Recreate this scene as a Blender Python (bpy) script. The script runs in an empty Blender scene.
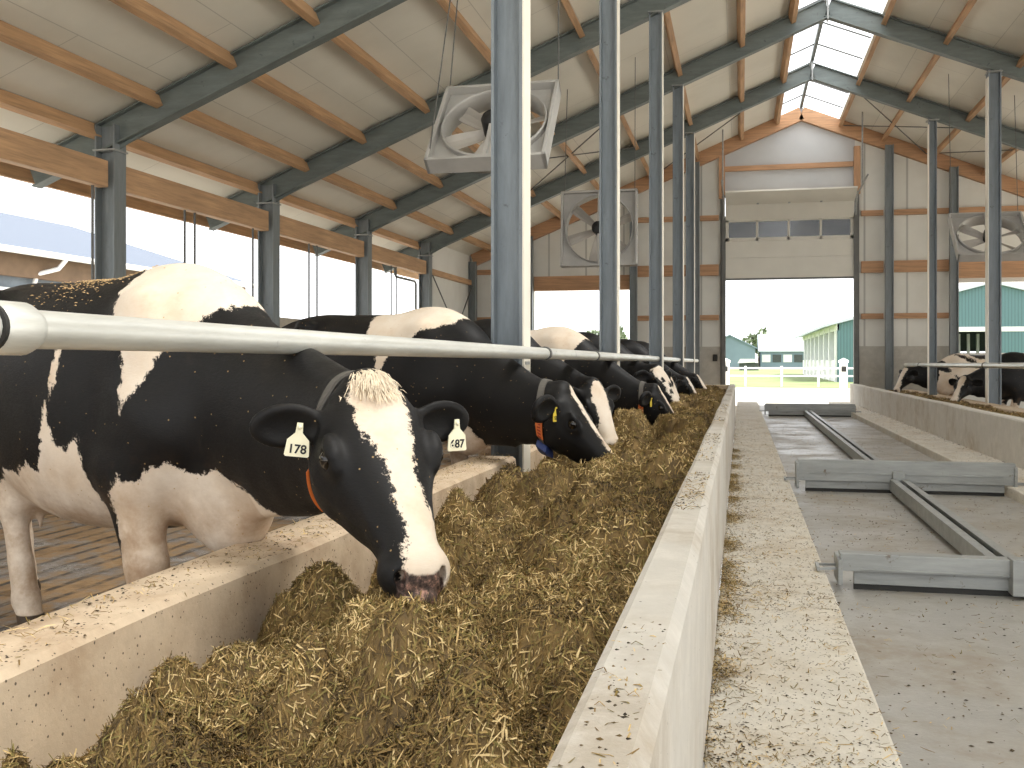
import bpy, bmesh, math, random
import numpy as np
from mathutils import Vector, Matrix
from mathutils.bvhtree import BVHTree

R = math.radians
rng = np.random.default_rng(7)
random.seed(7)
SC = bpy.context.scene
COL = SC.collection

# ------------------------------------------------------------------ objects
def props(o, label=None, cat=None, group=None, kind=None):
    if label: o['label'] = label
    if cat: o['category'] = cat
    if group: o['group'] = group
    if kind: o['kind'] = kind
    return o

def empty(name, loc=(0, 0, 0), rz=0.0, label=None, cat=None, group=None, kind=None):
    o = bpy.data.objects.new(name, None)
    o.empty_display_size = .1
    COL.objects.link(o)
    o.location = loc
    o.rotation_euler = (0, 0, rz)
    return props(o, label, cat, group, kind)

def link_mesh(name, me, mat=None, parent=None, loc=None):
    o = bpy.data.objects.new(name, me)
    COL.objects.link(o)
    if mat is not None:
        me.materials.append(mat)
    if parent is not None:
        o.parent = parent
    if loc is not None:
        o.location = loc
    return o

def np_mesh(name, V, F, smooth=False):
    """quads or tris from numpy arrays"""
    me = bpy.data.meshes.new(name)
    V = np.asarray(V, dtype=np.float32); F = np.asarray(F, dtype=np.int32)
    n = F.shape[1]
    me.vertices.add(len(V)); me.vertices.foreach_set('co', V.ravel())
    me.loops.add(F.size); me.loops.foreach_set('vertex_index', F.ravel())
    me.polygons.add(len(F))
    me.polygons.foreach_set('loop_start', np.arange(0, F.size, n, dtype=np.int32))
    me.polygons.foreach_set('loop_total', np.full(len(F), n, dtype=np.int32))
    me.polygons.foreach_set('use_smooth', np.full(len(F), smooth, dtype=bool))
    me.update(calc_edges=True)
    return me

def attr(me, name, vals):
    a = me.attributes.new(name, 'FLOAT', 'POINT')
    a.data.foreach_set('value', np.asarray(vals, dtype=np.float32))

class MB:
    """collects shapes into one mesh"""
    def __init__(s):
        s.v = []; s.f = []; s.sm = []
    def add(s, vs, fs, smooth=False):
        b = len(s.v)
        s.v += [tuple(v) for v in vs]
        s.f += [tuple(i + b for i in f) for f in fs]
        s.sm += [smooth] * len(fs)
        return s
    def box(s, lo, hi):
        x0, y0, z0 = lo; x1, y1, z1 = hi
        return s.add([(x0,y0,z0),(x1,y0,z0),(x1,y1,z0),(x0,y1,z0),(x0,y0,z1),(x1,y0,z1),(x1,y1,z1),(x0,y1,z1)],
                     [(0,3,2,1),(4,5,6,7),(0,1,5,4),(1,2,6,5),(2,3,7,6),(3,0,4,7)])
    def prism(s, poly, frame):
        """poly: 2D outline; frame: function (a,b,t)->3D for t in 0,1"""
        n = len(poly)
        vs = [frame(a, b, 0) for a, b in poly] + [frame(a, b, 1) for a, b in poly]
        fs = [tuple(range(n))[::-1], tuple(range(n, 2*n))]
        fs += [(i, (i+1) % n, n + (i+1) % n, n + i) for i in range(n)]
        return s.add(vs, fs)
    def beam(s, p0, p1, poly, up=(0, 0, 1)):
        p0 = Vector(p0); p1 = Vector(p1); ax = (p1 - p0).normalized()
        side = ax.cross(Vector(up)).normalized(); u = side.cross(ax)
        return s.prism(poly, lambda a, b, t: (p0 if t == 0 else p1) + side*a + u*b)
    def bar(s, p0, p1, w, h, up=(0, 0, 1)):
        return s.beam(p0, p1, [(-w/2,-h/2),(w/2,-h/2),(w/2,h/2),(-w/2,h/2)], up)
    def tube(s, pts, r, n=10, caps=True):
        pts = [Vector(p) for p in pts]
        rs = r if isinstance(r, (list, tuple)) else [r]*len(pts)
        rings = []; ref = None
        for i, p in enumerate(pts):
            t = (pts[min(i+1, len(pts)-1)] - pts[max(i-1, 0)]).normalized()
            if ref is None:
                ref = Vector((0,0,1)) if abs(t.z) < .9 else Vector((1,0,0))
            a = t.cross(ref).normalized(); b = a.cross(t); ref = b
            rings.append([p + a*math.cos(k*2*math.pi/n)*rs[i] + b*math.sin(k*2*math.pi/n)*rs[i] for k in range(n)])
        vs = [v for rg in rings for v in rg]; fs = []
        for i in range(len(pts)-1):
            for k in range(n):
                fs.append((i*n+k, i*n+(k+1)%n, (i+1)*n+(k+1)%n, (i+1)*n+k))
        s.add(vs, fs, True)
        if caps:
            s.add(rings[0], [tuple(range(n))[::-1]]); s.add(rings[-1], [tuple(range(n))])
        return s
    def lathe(s, prof, n=24, M=Matrix.Identity(4)):
        vs = []; fs = []
        for (r, z) in prof:
            for k in range(n):
                a = k*2*math.pi/n
                vs.append(M @ Vector((r*math.cos(a), r*math.sin(a), z)))
        m = len(prof)
        for i in range(m-1):
            for k in range(n):
                fs.append((i*n+k, i*n+(k+1)%n, (i+1)*n+(k+1)%n, (i+1)*n+k))
        return s.add(vs, fs, True)
    def ball(s, c, r, n=12, m=8):
        rx, ry, rz = r if isinstance(r, (tuple, list)) else (r, r, r)
        vs = []; fs = []
        for i in range(m+1):
            a = math.pi*i/m
            for k in range(n):
                b = 2*math.pi*k/n
                vs.append((c[0]+rx*math.sin(a)*math.cos(b), c[1]+ry*math.sin(a)*math.sin(b), c[2]+rz*math.cos(a)))
        for i in range(m):
            for k in range(n):
                fs.append((i*n+k, (i+1)*n+k, (i+1)*n+(k+1)%n, i*n+(k+1)%n))
        return s.add(vs, fs, True)
    def build(s, name, mat, parent=None, bevel=0, M=None, loc=None):
        me = bpy.data.meshes.new(name)
        vs = s.v if M is None else [tuple(M @ Vector(v)) for v in s.v]
        me.from_pydata(vs, [], s.f)
        me.polygons.foreach_set('use_smooth', s.sm)
        bm = bmesh.new(); bm.from_mesh(me)
        bmesh.ops.recalc_face_normals(bm, faces=bm.faces[:])
        bm.to_mesh(me); bm.free()
        me.update()
        o = link_mesh(name, me, mat, parent, loc)
        if bevel:
            b = o.modifiers.new('bevel', 'BEVEL'); b.width = bevel; b.segments = 2; b.limit_method = 'ANGLE'; b.angle_limit = R(50)
        return o

def ibeam(h, w, tf, tw):
    a = w/2; b = h/2
    return [(-a,-b),(a,-b),(a,-b+tf),(tw/2,-b+tf),(tw/2,b-tf),(a,b-tf),(a,b),(-a,b),(-a,b-tf),(-tw/2,b-tf),(-tw/2,-b+tf),(-a,-b+tf)]

# ------------------------------------------------------------------ materials
class Nodes:
    def __init__(s, name):
        s.m = bpy.data.materials.new(name); s.m.use_nodes = True
        s.t = s.m.node_tree; s.t.nodes.clear()
        s.out = s.n('ShaderNodeOutputMaterial')
        s.b = s.n('ShaderNodeBsdfPrincipled')
        s.l(s.b.outputs[0], s.out.inputs[0])
        s.tc = s.n('ShaderNodeTexCoord')
    def n(s, t, **k):
        nd = s.t.nodes.new(t)
        for a, v in k.items():
            if hasattr(nd, a): setattr(nd, a, v)
        return nd
    def l(s, a, b): s.t.links.new(a, b)
    def coords(s, scale=(1,1,1), rot=(0,0,0)):
        mp = s.n('ShaderNodeMapping'); mp.inputs['Scale'].default_value = scale; mp.inputs['Rotation'].default_value = rot
        s.l(s.tc.outputs['Object'], mp.inputs[0]); return mp.outputs[0]
    def noise(s, vec, scale, detail=4, rough=.55):
        nd = s.n('ShaderNodeTexNoise'); nd.inputs['Scale'].default_value = scale
        nd.inputs['Detail'].default_value = detail; nd.inputs['Roughness'].default_value = rough
        s.l(vec, nd.inputs['Vector']); return nd.outputs[0]
    def ramp(s, fac, stops):
        nd = s.n('ShaderNodeValToRGB'); cr = nd.color_ramp
        while len(cr.elements) > 1: cr.elements.remove(cr.elements[-1])
        for i, (p, c) in enumerate(stops):
            e = cr.elements[0] if i == 0 else cr.elements.new(p)
            e.position = p; e.color = (*c, 1) if len(c) == 3 else c
        s.l(fac, nd.inputs[0]); return nd.outputs[0]
    def mix(s, fac, a, b, mode='MIX'):
        nd = s.n('ShaderNodeMix', data_type='RGBA', blend_type=mode)
        for sock, v in ((nd.inputs[0], fac), (nd.inputs[6], a), (nd.inputs[7], b)):
            if hasattr(v, 'is_linked'): s.l(v, sock)
            elif isinstance(v, (int, float)): sock.default_value = v
            else: sock.default_value = (*v, 1)
        return nd.outputs[2]
    def math(s, op, a, b=None, c=None, clamp=False):
        nd = s.n('ShaderNodeMath', operation=op); nd.use_clamp = clamp
        for i, v in enumerate((a, b, c)):
            if v is None: continue
            if hasattr(v, 'is_linked'): s.l(v, nd.inputs[i])
            else: nd.inputs[i].default_value = v
        return nd.outputs[0]
    def step(s, val, lo, hi):
        nd = s.n('ShaderNodeMapRange', interpolation_type='SMOOTHSTEP')
        s.l(val, nd.inputs[0]); nd.inputs[1].default_value = lo; nd.inputs[2].default_value = hi
        return nd.outputs[0]
    def bump(s, h, strength=.3, dist=.01, prev=None):
        nd = s.n('ShaderNodeBump'); nd.inputs['Strength'].default_value = strength; nd.inputs['Distance'].default_value = dist
        s.l(h, nd.inputs['Height'])
        if prev is not None: s.l(prev, nd.inputs['Normal'])
        s.l(nd.outputs[0], s.b.inputs['Normal']); return nd.outputs[0]
    def base(s, c):
        if hasattr(c, 'is_linked'): s.l(c, s.b.inputs['Base Color'])
        else: s.b.inputs['Base Color'].default_value = (*c, 1)
    def rough(s, v):
        if hasattr(v, 'is_linked'): s.l(v, s.b.inputs['Roughness'])
        else: s.b.inputs['Roughness'].default_value = v
    def attr(s, name):
        nd = s.n('ShaderNodeAttribute'); nd.attribute_name = name; return nd.outputs['Fac']

def c8(r, g, b):
    f = lambda x: (x/255/12.92 if x/255 <= .04045 else ((x/255+.055)/1.055)**2.4)
    return (f(r), f(g), f(b))

def plain(name, col, rough=.6, metal=0.0, var=.15, scale=4, bump=0):
    s = Nodes(name)
    v = s.coords()
    n = s.noise(v, scale, 5)
    dark = tuple(x*(1-var) for x in col); lite = tuple(min(1, x*(1+var)) for x in col)
    s.base(s.ramp(n, [(.3, dark), (.7, lite)])); s.rough(rough); s.b.inputs['Metallic'].default_value = metal
    if bump: s.bump(s.noise(v, scale*12, 3), bump, .004)
    return s.m

def wood(name, col, along='y'):
    s = Nodes(name)
    sc = {'x': (.8, 14, 14), 'y': (14, .8, 14), 'z': (14, 14, .8)}[along]
    v = s.coords(sc)
    n = s.noise(v, 1.6, 6, .65)
    k = s.noise(s.coords(), .9, 2)
    a = s.ramp(n, [(.3, tuple(x*.62 for x in col)), (.52, col), (.75, tuple(min(1, x*1.25) for x in col))])
    s.base(s.mix(s.step(k, .35, .7), a, s.mix(.35, a, tuple(x*.6 for x in col))))
    s.rough(.65); s.bump(n, .15, .004)
    return s.m

def steel(name, col, rough=.45, metal=.35, streak=(5, 5, .7), stain=None):
    s = Nodes(name)
    n = s.noise(s.coords(streak), 2.2, 6, .7)
    m = s.noise(s.coords(), 9, 5, .7)
    a = s.ramp(n, [(.25, tuple(x*.72 for x in col)), (.5, col), (.8, tuple(min(1, x*1.35) for x in col))])
    s.base(s.mix(s.step(m, .62, .72), a, stain or tuple(x*.55 for x in col)))
    s.rough(rough); s.b.inputs['Metallic'].default_value = metal
    s.bump(m, .08, .003)
    return s.m

def concrete(name, col, stain, speck=(.05, .035, .02), speck_amt=.5, rough=.8, sscale=70, wet=False):
    s = Nodes(name)
    v = s.coords()
    big = s.noise(v, 1.3, 6, .65); mid = s.noise(v, 7, 6, .7); fine = s.noise(v, 60, 4, .7)
    a = s.mix(s.step(big, .42, .68), col, stain)
    a = s.mix(s.step(mid, .35, .8), s.mix(.25, a, tuple(x*.7 for x in col)), tuple(min(1, x*1.1) for x in col))
    a = s.mix(s.math('MULTIPLY', fine, .35), a, tuple(x*.6 for x in col))
    vo = s.n('ShaderNodeTexVoronoi'); vo.inputs['Scale'].default_value = sscale; s.l(v, vo.inputs['Vector'])
    wn = s.n('ShaderNodeTexWhiteNoise'); s.l(vo.outputs['Color'], wn.inputs['Vector'])
    sp = s.math('MULTIPLY', s.math('LESS_THAN', vo.outputs['Distance'], s.math('MULTIPLY', wn.outputs['Value'], 1.6)), s.math('LESS_THAN', wn.outputs['Value'], speck_amt*.3))
    a = s.mix(s.math('MULTIPLY', sp, .85), a, speck)
    s.base(a)
    s.rough(s.math('MULTIPLY_ADD', mid, -.35 if wet else .2, rough) if not wet else s.ramp(big, [(.4, (.3,)*3), (.7, (.7,)*3)]))
    s.bump(s.math('ADD', fine, s.math('MULTIPLY', mid, 2)), .25, .006)
    return s.m

M = {}
M['post'] = steel('galvanised_post', c8(122, 130, 136), .5, .15)
M['rafter'] = steel('painted_steel', c8(104, 112, 110), .5, .1, (1, 5, 5))
M['column'] = steel('dark_column', c8(122, 128, 130), .45, .15)
M['rail'] = steel('rail_tube', c8(205, 205, 198), .35, .25, (6, .6, 6))
M['galv'] = steel('scraper_steel', c8(150, 152, 150), .42, .25, (.8, 6, 6), c8(96, 80, 62))
M['dark'] = plain('dark_rubber', c8(35, 34, 32), .7)
M['fan_body'] = plain('fan_body', c8(172, 170, 166), .5, .1, .12, 3)
M['fan_blade'] = plain('fan_blade', c8(170, 165, 158), .5, .1, .15, 3)
M['motor'] = plain('motor', c8(30, 30, 32), .5)
M['wire'] = plain('wire', c8(95, 95, 92), .5, .3)
M['wood'] = wood('timber_purlin', c8(190, 152, 114), 'y')
M['wood_x'] = wood('timber_girt', c8(186, 144, 108), 'x')
M['wood_z'] = wood('timber_stud', c8(186, 144, 108), 'z')
M['curb'] = concrete('curb_concrete', c8(204, 184, 158), c8(160, 130, 98), speck_amt=.8, sscale=105)
M['curb_grey'] = concrete('wall_concrete', c8(210, 205, 196), c8(178, 162, 140), speck_amt=.35, sscale=60)
M['walk'] = concrete('walk_concrete', c8(218, 212, 200), c8(196, 180, 156), speck_amt=.9, sscale=100)
M['alley'] = concrete('alley_concrete', c8(166, 163, 157), c8(152, 138, 118), speck_amt=.35, sscale=40, wet=True)
M['base_wall'] = concrete('base_concrete', c8(190, 186, 176), c8(176, 168, 155), speck_amt=.05)
M['parapet'] = concrete('parapet', c8(205, 195, 178), c8(190, 178, 158), speck_amt=.05)
M['white_wall'] = plain('white_boards', c8(186, 187, 187), .6, 0, .04, 2)
M['door_panel'] = plain('door_panel', c8(205, 202, 192), .5, 0, .04, 2)
M['door_dark'] = plain('door_edge', c8(95, 95, 92), .5)
M['grass'] = plain('grass', c8(112, 126, 78), .9, 0, .3, .4)
M['yard'] = plain('yard', c8(205, 200, 190), .9, 0, .1, .5)
M['slate'] = plain('slate_cladding', c8(120, 138, 150), .7, 0, .08, .6)
M['pale_roof'] = plain('pale_roof', c8(190, 198, 205), .6, 0, .06, .6)
M['teal'] = None
M['white'] = plain('white_paint', c8(235, 235, 232), .6, 0, .04)
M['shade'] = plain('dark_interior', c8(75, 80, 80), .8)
M['leaf'] = plain('tree_leaf', c8(120, 132, 105), .8, 0, .35, 2)
M['bark'] = plain('bark', c8(90, 72, 55), .9)
M['hoofdirt'] = plain('dirt_clod', c8(70, 55, 38), .95)

def sheet(name, col, axis=0, freq=30):
    s = Nodes(name)
    v = s.coords()
    w = s.n('ShaderNodeTexWave', wave_type='BANDS', bands_direction='XYZ'[axis]); w.inputs['Scale'].default_value = freq/6.28
    s.l(v, w.inputs['Vector'])
    s.base(s.mix(s.step(w.outputs[1], .05, .35), tuple(x*.75 for x in col), col)); s.rough(.5)
    s.bump(w.outputs[1], .4, .02); return s.m
M['teal'] = sheet('teal_cladding', c8(84, 118, 122), 0, 12)
M['blue_roof'] = sheet('blue_roof', c8(76, 86, 102), 1, 20)

def roof_mat():
    s = Nodes('roof_panels')
    col = c8(224, 221, 209)
    v = s.coords()
    br = s.n('ShaderNodeTexBrick'); br.offset = .5
    br.inputs['Scale'].default_value = 1; br.inputs['Brick Width'].default_value = 2.4; br.inputs['Row Height'].default_value = 1.15
    br.inputs['Mortar Size'].default_value = .006; br.inputs['Color1'].default_value = (*col, 1)
    br.inputs['Color2'].default_value = (*[x*.96 for x in col], 1); br.inputs['Mortar'].default_value = (*[x*.68 for x in col], 1)
    s.l(v, br.inputs['Vector'])
    n = s.noise(v, .8, 5)
    s.base(s.mix(s.step(n, .4, .75), br.outputs[0], s.mix(.16, br.outputs[0], c8(150, 145, 125)))); s.rough(.75)
    return s.m
M['roof'] = roof_mat()

def wall_mat():
    s = Nodes('wall_panels')
    col = c8(220, 219, 212)
    v = s.coords()
    w = s.n('ShaderNodeTexWave', wave_type='BANDS', bands_direction='X'); w.inputs['Scale'].default_value = 1/ (1.1*20/6.2832/ (1)) if False else .3
    s.l(v, w.inputs['Vector'])
    n = s.noise(v, 1.2, 5)
    a = s.mix(s.step(w.outputs[1], 0, .01), tuple(x*.6 for x in col), col)
    s.base(s.mix(s.step(n, .35, .8), a, s.mix(.2, a, c8(150, 140, 120)))); s.rough(.8)
    return s.m
M['wall'] = wall_mat()

def skylight_mat():
    s = Nodes('skylight_sheet')
    tr = s.n('ShaderNodeBsdfTransparent'); tr.inputs[0].default_value = (.86, .88, .9, 1)
    tl = s.n('ShaderNodeBsdfTranslucent'); tl.inputs[0].default_value = (.9, .92, .95, 1)
    mx = s.n('ShaderNodeMixShader'); mx.inputs[0].default_value = .45
    s.l(tr.outputs[0], mx.inputs[1]); s.l(tl.outputs[0], mx.inputs[2]); s.l(mx.outputs[0], s.out.inputs[0])
    return s.m
M['skylight'] = skylight_mat()

def slat_floor():
    s = Nodes('slatted_floor')
    v = s.coords()
    w = s.n('ShaderNodeTexWave', wave_type='BANDS', bands_direction='X'); w.inputs['Scale'].default_value = 2.1
    w.inputs['Distortion'].default_value = .6; w.inputs['Detail Scale'].default_value = 3
    s.l(v, w.inputs['Vector'])
    n = s.noise(v, 2.2, 7, .7); f = s.noise(v, 22, 5, .7)
    a = s.ramp(n, [(.3, c8(92, 70, 46)), (.46, c8(150, 120, 82)), (.56, c8(104, 96, 88)), (.66, c8(150, 142, 132)), (.8, c8(110, 92, 70))])
    a = s.mix(s.math('MULTIPLY', f, .5), a, c8(80, 62, 42))
    a = s.mix(s.math('MULTIPLY', s.step(w.outputs[1], .2, .06), s.step(s.noise(v, 4.5, 5, .7), .38, .6)), a, c8(38, 30, 22))
    s.base(a)
    s.rough(s.ramp(n, [(.45, (.75,)*3), (.62, (.22,)*3)]))
    s.bump(s.math('ADD', s.math('MULTIPLY', f, .5), s.step(w.outputs[1], .08, .25)), .6, .02)
    return s.m
M['slats'] = slat_floor()

def feed_mat(name='silage'):
    s = Nodes(name)
    v = s.coords()
    t = s.attr('tint')
    n = s.noise(v, 26, 6, .75); n2 = s.noise(v, 5, 3)
    f = s.math('ADD', s.math('MULTIPLY', n, .35), t)
    f = s.math('ADD', f, s.math('MULTIPLY', n2, .3))
    a = s.ramp(f, [(.22, c8(44, 34, 18)), (.44, c8(96, 76, 42)), (.64, c8(136, 109, 60)), (.77, c8(122, 112, 58)), (.9, c8(180, 148, 92)), (1.0, c8(224, 198, 144))])
    s.base(a); s.rough(.75)
    s.b.inputs['Subsurface Weight'].default_value = 0
    s.bump(n, .5, .01)
    return s.m
M['feed'] = feed_mat()

def cow_mat():
    s = Nodes('cow_coat')
    v = s.coords()
    coat = s.attr('coat'); skin = s.attr('skin'); hoof = s.attr('hoof'); dirt = s.attr('dirt')
    j = s.noise(v, 34, 5, .75); j2 = s.noise(v, 9, 2); jf = s.noise(s.coords((90, 90, 22)), 1.6, 3, .7)
    e = s.math('ADD', coat, s.math('MULTIPLY', s.math('SUBTRACT', j, .5), .075))
    e = s.math('ADD', e, s.math('MULTIPLY', s.math('SUBTRACT', j2, .5), .06))
    e = s.math('ADD', e, s.math('MULTIPLY', s.math('SUBTRACT', jf, .5), .035))
    w = s.step(e, -.004, .006)
    fur = s.noise(s.coords((60, 60, 160)), 1.0, 4, .7)
    big = s.noise(v, 3.2, 5, .65)
    black = s.ramp(big, [(.35, (.0045, .0042, .0045)), (.62, (.008, .0075, .0075)), (.85, (.026, .020, .015))])
    white = s.ramp(big, [(.3, c8(226, 217, 204)), (.55, c8(218, 203, 184)), (.8, c8(194, 166, 136))])
    white = s.mix(s.math('MULTIPLY', fur, .22), white, c8(178, 150, 120))
    white = s.mix(s.math('MULTIPLY', dirt, s.step(s.noise(v, 6, 5, .7), .25, .75)), white, c8(142, 108, 74))
    black = s.mix(s.math('MULTIPLY', dirt, s.step(s.noise(v, 9, 5, .7), .45, .8)), black, c8(88, 66, 44))
    a = s.mix(w, black, white)
    pink = s.ramp(s.noise(v, 45, 4, .7), [(.40, c8(58, 48, 45)), (.54, c8(98, 80, 72)), (.68, c8(190, 146, 128))])
    a = s.mix(s.step(s.math('ADD', skin, s.math('MULTIPLY', s.math('SUBTRACT', j, .5), .5)), .4, .6), a, pink)
    a = s.mix(s.step(hoof, .4, .6), a, c8(62, 50, 38))
    # fine crumbs of feed stuck in the coat
    vo = s.n('ShaderNodeTexVoronoi'); vo.inputs['Scale'].default_value = 42; s.l(v, vo.inputs['Vector'])
    wn = s.n('ShaderNodeTexWhiteNoise'); s.l(vo.outputs['Color'], wn.inputs['Vector'])
    cr = s.math('MULTIPLY', s.math('LESS_THAN', vo.outputs['Distance'], .12), s.math('LESS_THAN', wn.outputs['Value'], .22))
    a = s.mix(s.math('MULTIPLY', cr, .8), a, c8(170, 140, 95))
    s.base(a)
    s.rough(s.math('MULTIPLY_ADD', fur, .3, .38))
    s.b.inputs['Specular IOR Level'].default_value = .22
    s.bump(s.math('ADD', fur, s.math('MULTIPLY', j, .5)), .22, .004)
    return s.m
M['cow'] = cow_mat()
M['eye'] = plain('cow_eye', (.006, .004, .003), .06)
M['tag_white'] = plain('tag_cream', c8(232, 226, 196), .5, 0, .06, 20)
M['tag_yellow'] = plain('tag_yellow', c8(220, 196, 70), .5, 0, .06, 20)
M['ink'] = plain('tag_ink', c8(22, 22, 24), .6)
M['strap'] = plain('collar_strap', c8(88, 84, 78), .7, 0, .15, 20)
M['orange'] = plain('collar_label', c8(214, 112, 48), .5, 0, .1, 20)
M['red_ink'] = plain('label_ink', c8(150, 40, 25), .6)
M['blue'] = plain('collar_sensor', c8(42, 58, 110), .45)
M['straw_bit'] = plain('straw_bits', c8(186, 156, 112), .8, 0, .4, 60)
M['edge'] = plain('lit_flange_strip', c8(228, 222, 208), .5, 0, .05, 3)  # cream colour standing in for skylight on the alley-side post flanges
M['brown_board'] = plain('brown_board', c8(112, 90, 68), .7)
M['grey_wall'] = plain('grey_wall', c8(112, 122, 132), .7)
M['hair_white'] = plain('forelock_hair', c8(214, 198, 172), .6, 0, .2, 30)
M['hair_black'] = plain('switch_hair', (.02, .018, .016), .6)

# ------------------------------------------------------------------ camera
CAM_Z = 1.12
cam = bpy.data.cameras.new('camera'); co = bpy.data.objects.new('camera', cam); COL.objects.link(co)
cam.sensor_width = 36; cam.lens = 36*1000/1024; cam.shift_y = -24/1024; cam.clip_start = .05; cam.clip_end = 600
co.location = (0, 0, CAM_Z); co.rotation_euler = (R(90), 0, math.atan(.229))
SC.camera = co
SN, CS = math.sin(math.atan(.229)), math.cos(math.atan(.229))
def proj(x, y, z):
    d = -x*SN + y*CS
    return (741 + 1000*x/(CS*d), 360 - 1000*(z-CAM_Z)/d, d)
def seen(p0, p1, n=24, pad=25):
    for i in range(n+1):
        t = i/n
        x, y, z = [a+(b-a)*t for a, b in zip(p0, p1)]
        u, v, d = proj(x, y, z)
        if d > .3 and -pad < u < 1024+pad and -pad < v < 768+pad: return True
    return False
def at(u, x):
    """Y of the point on the plane X=x that stands at image column u"""
    d = 1000*x/(CS*(u-741)); return (d + x*SN)/CS

# ------------------------------------------------------------------ the barn's measures
XL, XR, XRIDGE = -7.5, 10.6, 1.55
YE = 27.5
FR = [6.65, 10.8, 15.0, 19.2, 23.3]
def raft(x):  # centre height of the rafter
    return CAM_Z + 2.75 + .41*((x - XL) if x < XRIDGE else (XR - x))
def under(x): return raft(x) + .22      # underside of the roof panels
SL = math.cos(math.atan(.41))

# floors
def struct(o): o['kind'] = 'structure'; return o
f = MB().box((-7.7, -3, -.3), (-1.66, YE, 0)); struct(f.build('floor', M['slats']))
f = MB().box((-.1, -3, -.3), (.43, YE+.2, .02)); struct(f.build('trim_1', M['walk'], bevel=.012))
f = MB().box((.43, -3, -.3), (2.26, YE+.2, -.07)); struct(f.build('floor_alley', M['alley']))
f = MB().box((2.26, -3, -.3), (2.78, YE+.2, .02)); struct(f.build('trim_2', M['walk'], bevel=.012))
f = MB().box((4.0, 4, -.5), (11, YE, -.2)); struct(f.build('floor_right', M['slats']))
f = MB().box((-1.66, -3, -.3), (-.16, YE, .2)); struct(f.build('floor_trough', M['curb']))
f = MB().box((2.78, 4, -.3), (4.0, YE, .22)); struct(f.build('floor_trough_right', M['curb']))

# ceiling: two slopes with the ridge strip left open for the skylight
Y0 = -3.0
def slope(name, xa, xb, mat, th=.1, y0=Y0, y1=YE+.1):
    # built in its own local frame: local x along Y, local y up the slope, so the panel joints follow the slope
    za, zb = under(xa), under(xb)
    L = math.hypot(xb-xa, zb-za); ex = Vector(((xb-xa)/L, 0, (zb-za)/L)); ey = Vector((0, 1, 0)); ez = Vector((-ex.z, 0, ex.x))
    if ez.z < 0: ez = -ez
    m = MB().box((0, 0, 0), (y1-y0, L, th))
    o = m.build(name, mat)
    Mx = Matrix((ey, ex, ez)).transposed().to_4x4(); Mx.translation = Vector((xa, y0, za))
    o.matrix_world = Mx
    return struct(o)
slope('ceiling', -8.75, .97, M['roof'])
slope('ceiling_right', XR+1.2, 2.5, M['roof'])
# skylight over the ridge
wroot = struct(empty('window_1', (XRIDGE, 10, under(XRIDGE))))
for xa in (.97, 2.5):
    za, zb = under(xa)+.08, under(XRIDGE)+.08
    m = MB().add([(xa, Y0, za), (XRIDGE, Y0, zb), (XRIDGE, YE, zb), (xa, YE, za)], [(0, 1, 2, 3)])
    o = m.build('window_pane', M['skylight'], wroot); o.matrix_parent_inverse = wroot.matrix_world.inverted()
    wroot_inv = Matrix.Translation((-XRIDGE, -10, -under(XRIDGE)))
    o.matrix_parent_inverse = wroot_inv
    for y in np.arange(1.2, YE, 1.4):
        b = MB().bar((xa, y, za-.02), (XRIDGE, y, zb-.02), .03, .03).build('glazing_bar', M['wire'], wroot); b.matrix_parent_inverse = wroot_inv
b = MB().bar((XRIDGE, Y0, under(XRIDGE)+.03), (XRIDGE, YE, under(XRIDGE)+.03), .07, .1).build('ridge_bar', M['rafter'], wroot); b.matrix_parent_inverse = wroot_inv

ORD = ['first', 'second', 'third', 'fourth', 'fifth', 'sixth', 'seventh', 'eighth', 'ninth', 'tenth', 'eleventh', 'twelfth', 'thirteenth']
# steel frames
for i, y in enumerate(FR[1:]):
    zp = raft(XRIDGE)
    r = empty('steel_rafter', (XRIDGE, y, zp), 0, f'grey steel roof rafter pair, {ORD[i]} one counted from the near left column', 'roof beam', 'steel roof rafters')
    inv = Matrix.Translation((-XRIDGE, -y, -zp))
    hw = .34
    for xe in (-8.6, XR+.9):
        o = MB().beam((xe, y, raft(xe)), (XRIDGE, y, zp), ibeam(hw, .17, .02, .012), up=(0, 0, 1)).build('rafter_beam', M['rafter'], r); o.matrix_parent_inverse = inv
    o = MB().box((XRIDGE-.015, y-.1, zp-.22), (XRIDGE+.015, y+.1, zp+.2)).build('ridge_plate', M['galv'], r); o.matrix_parent_inverse = inv
    for xe in (XL,):
        o = MB().prism([(XL+.1, raft(XL)-.2), (XL+.75, raft(XL+.75)-.17), (XL+.1, raft(XL)+.0)], lambda a, b, t, y=y: (a, y-.008+.016*t, b)).build('haunch_plate', M['rafter'], r); o.matrix_parent_inverse = inv
# left wall columns
for i, y in enumerate(FR[1:]):
    r = empty('steel_column', (XL, y, 0), 0, f'dark grey steel column standing along the open left side, {ORD[i]} from the near end', 'column', 'steel columns of the left side')
    MB().beam((0, 0, 0), (0, 0, raft(XL)+.1), ibeam(.27, .24, .022, .014), up=(1, 0, 0)).build('shaft', M['column'], r)
    MB().box((-.15, -.14, raft(XL)-.22), (.15, .14, raft(XL)-.2)).build('cap_plate', M['galv'], r)
    MB().box((-.2, -.2, 0), (.2, .2, .025)).build('base_plate', M['galv'], r)
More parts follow.
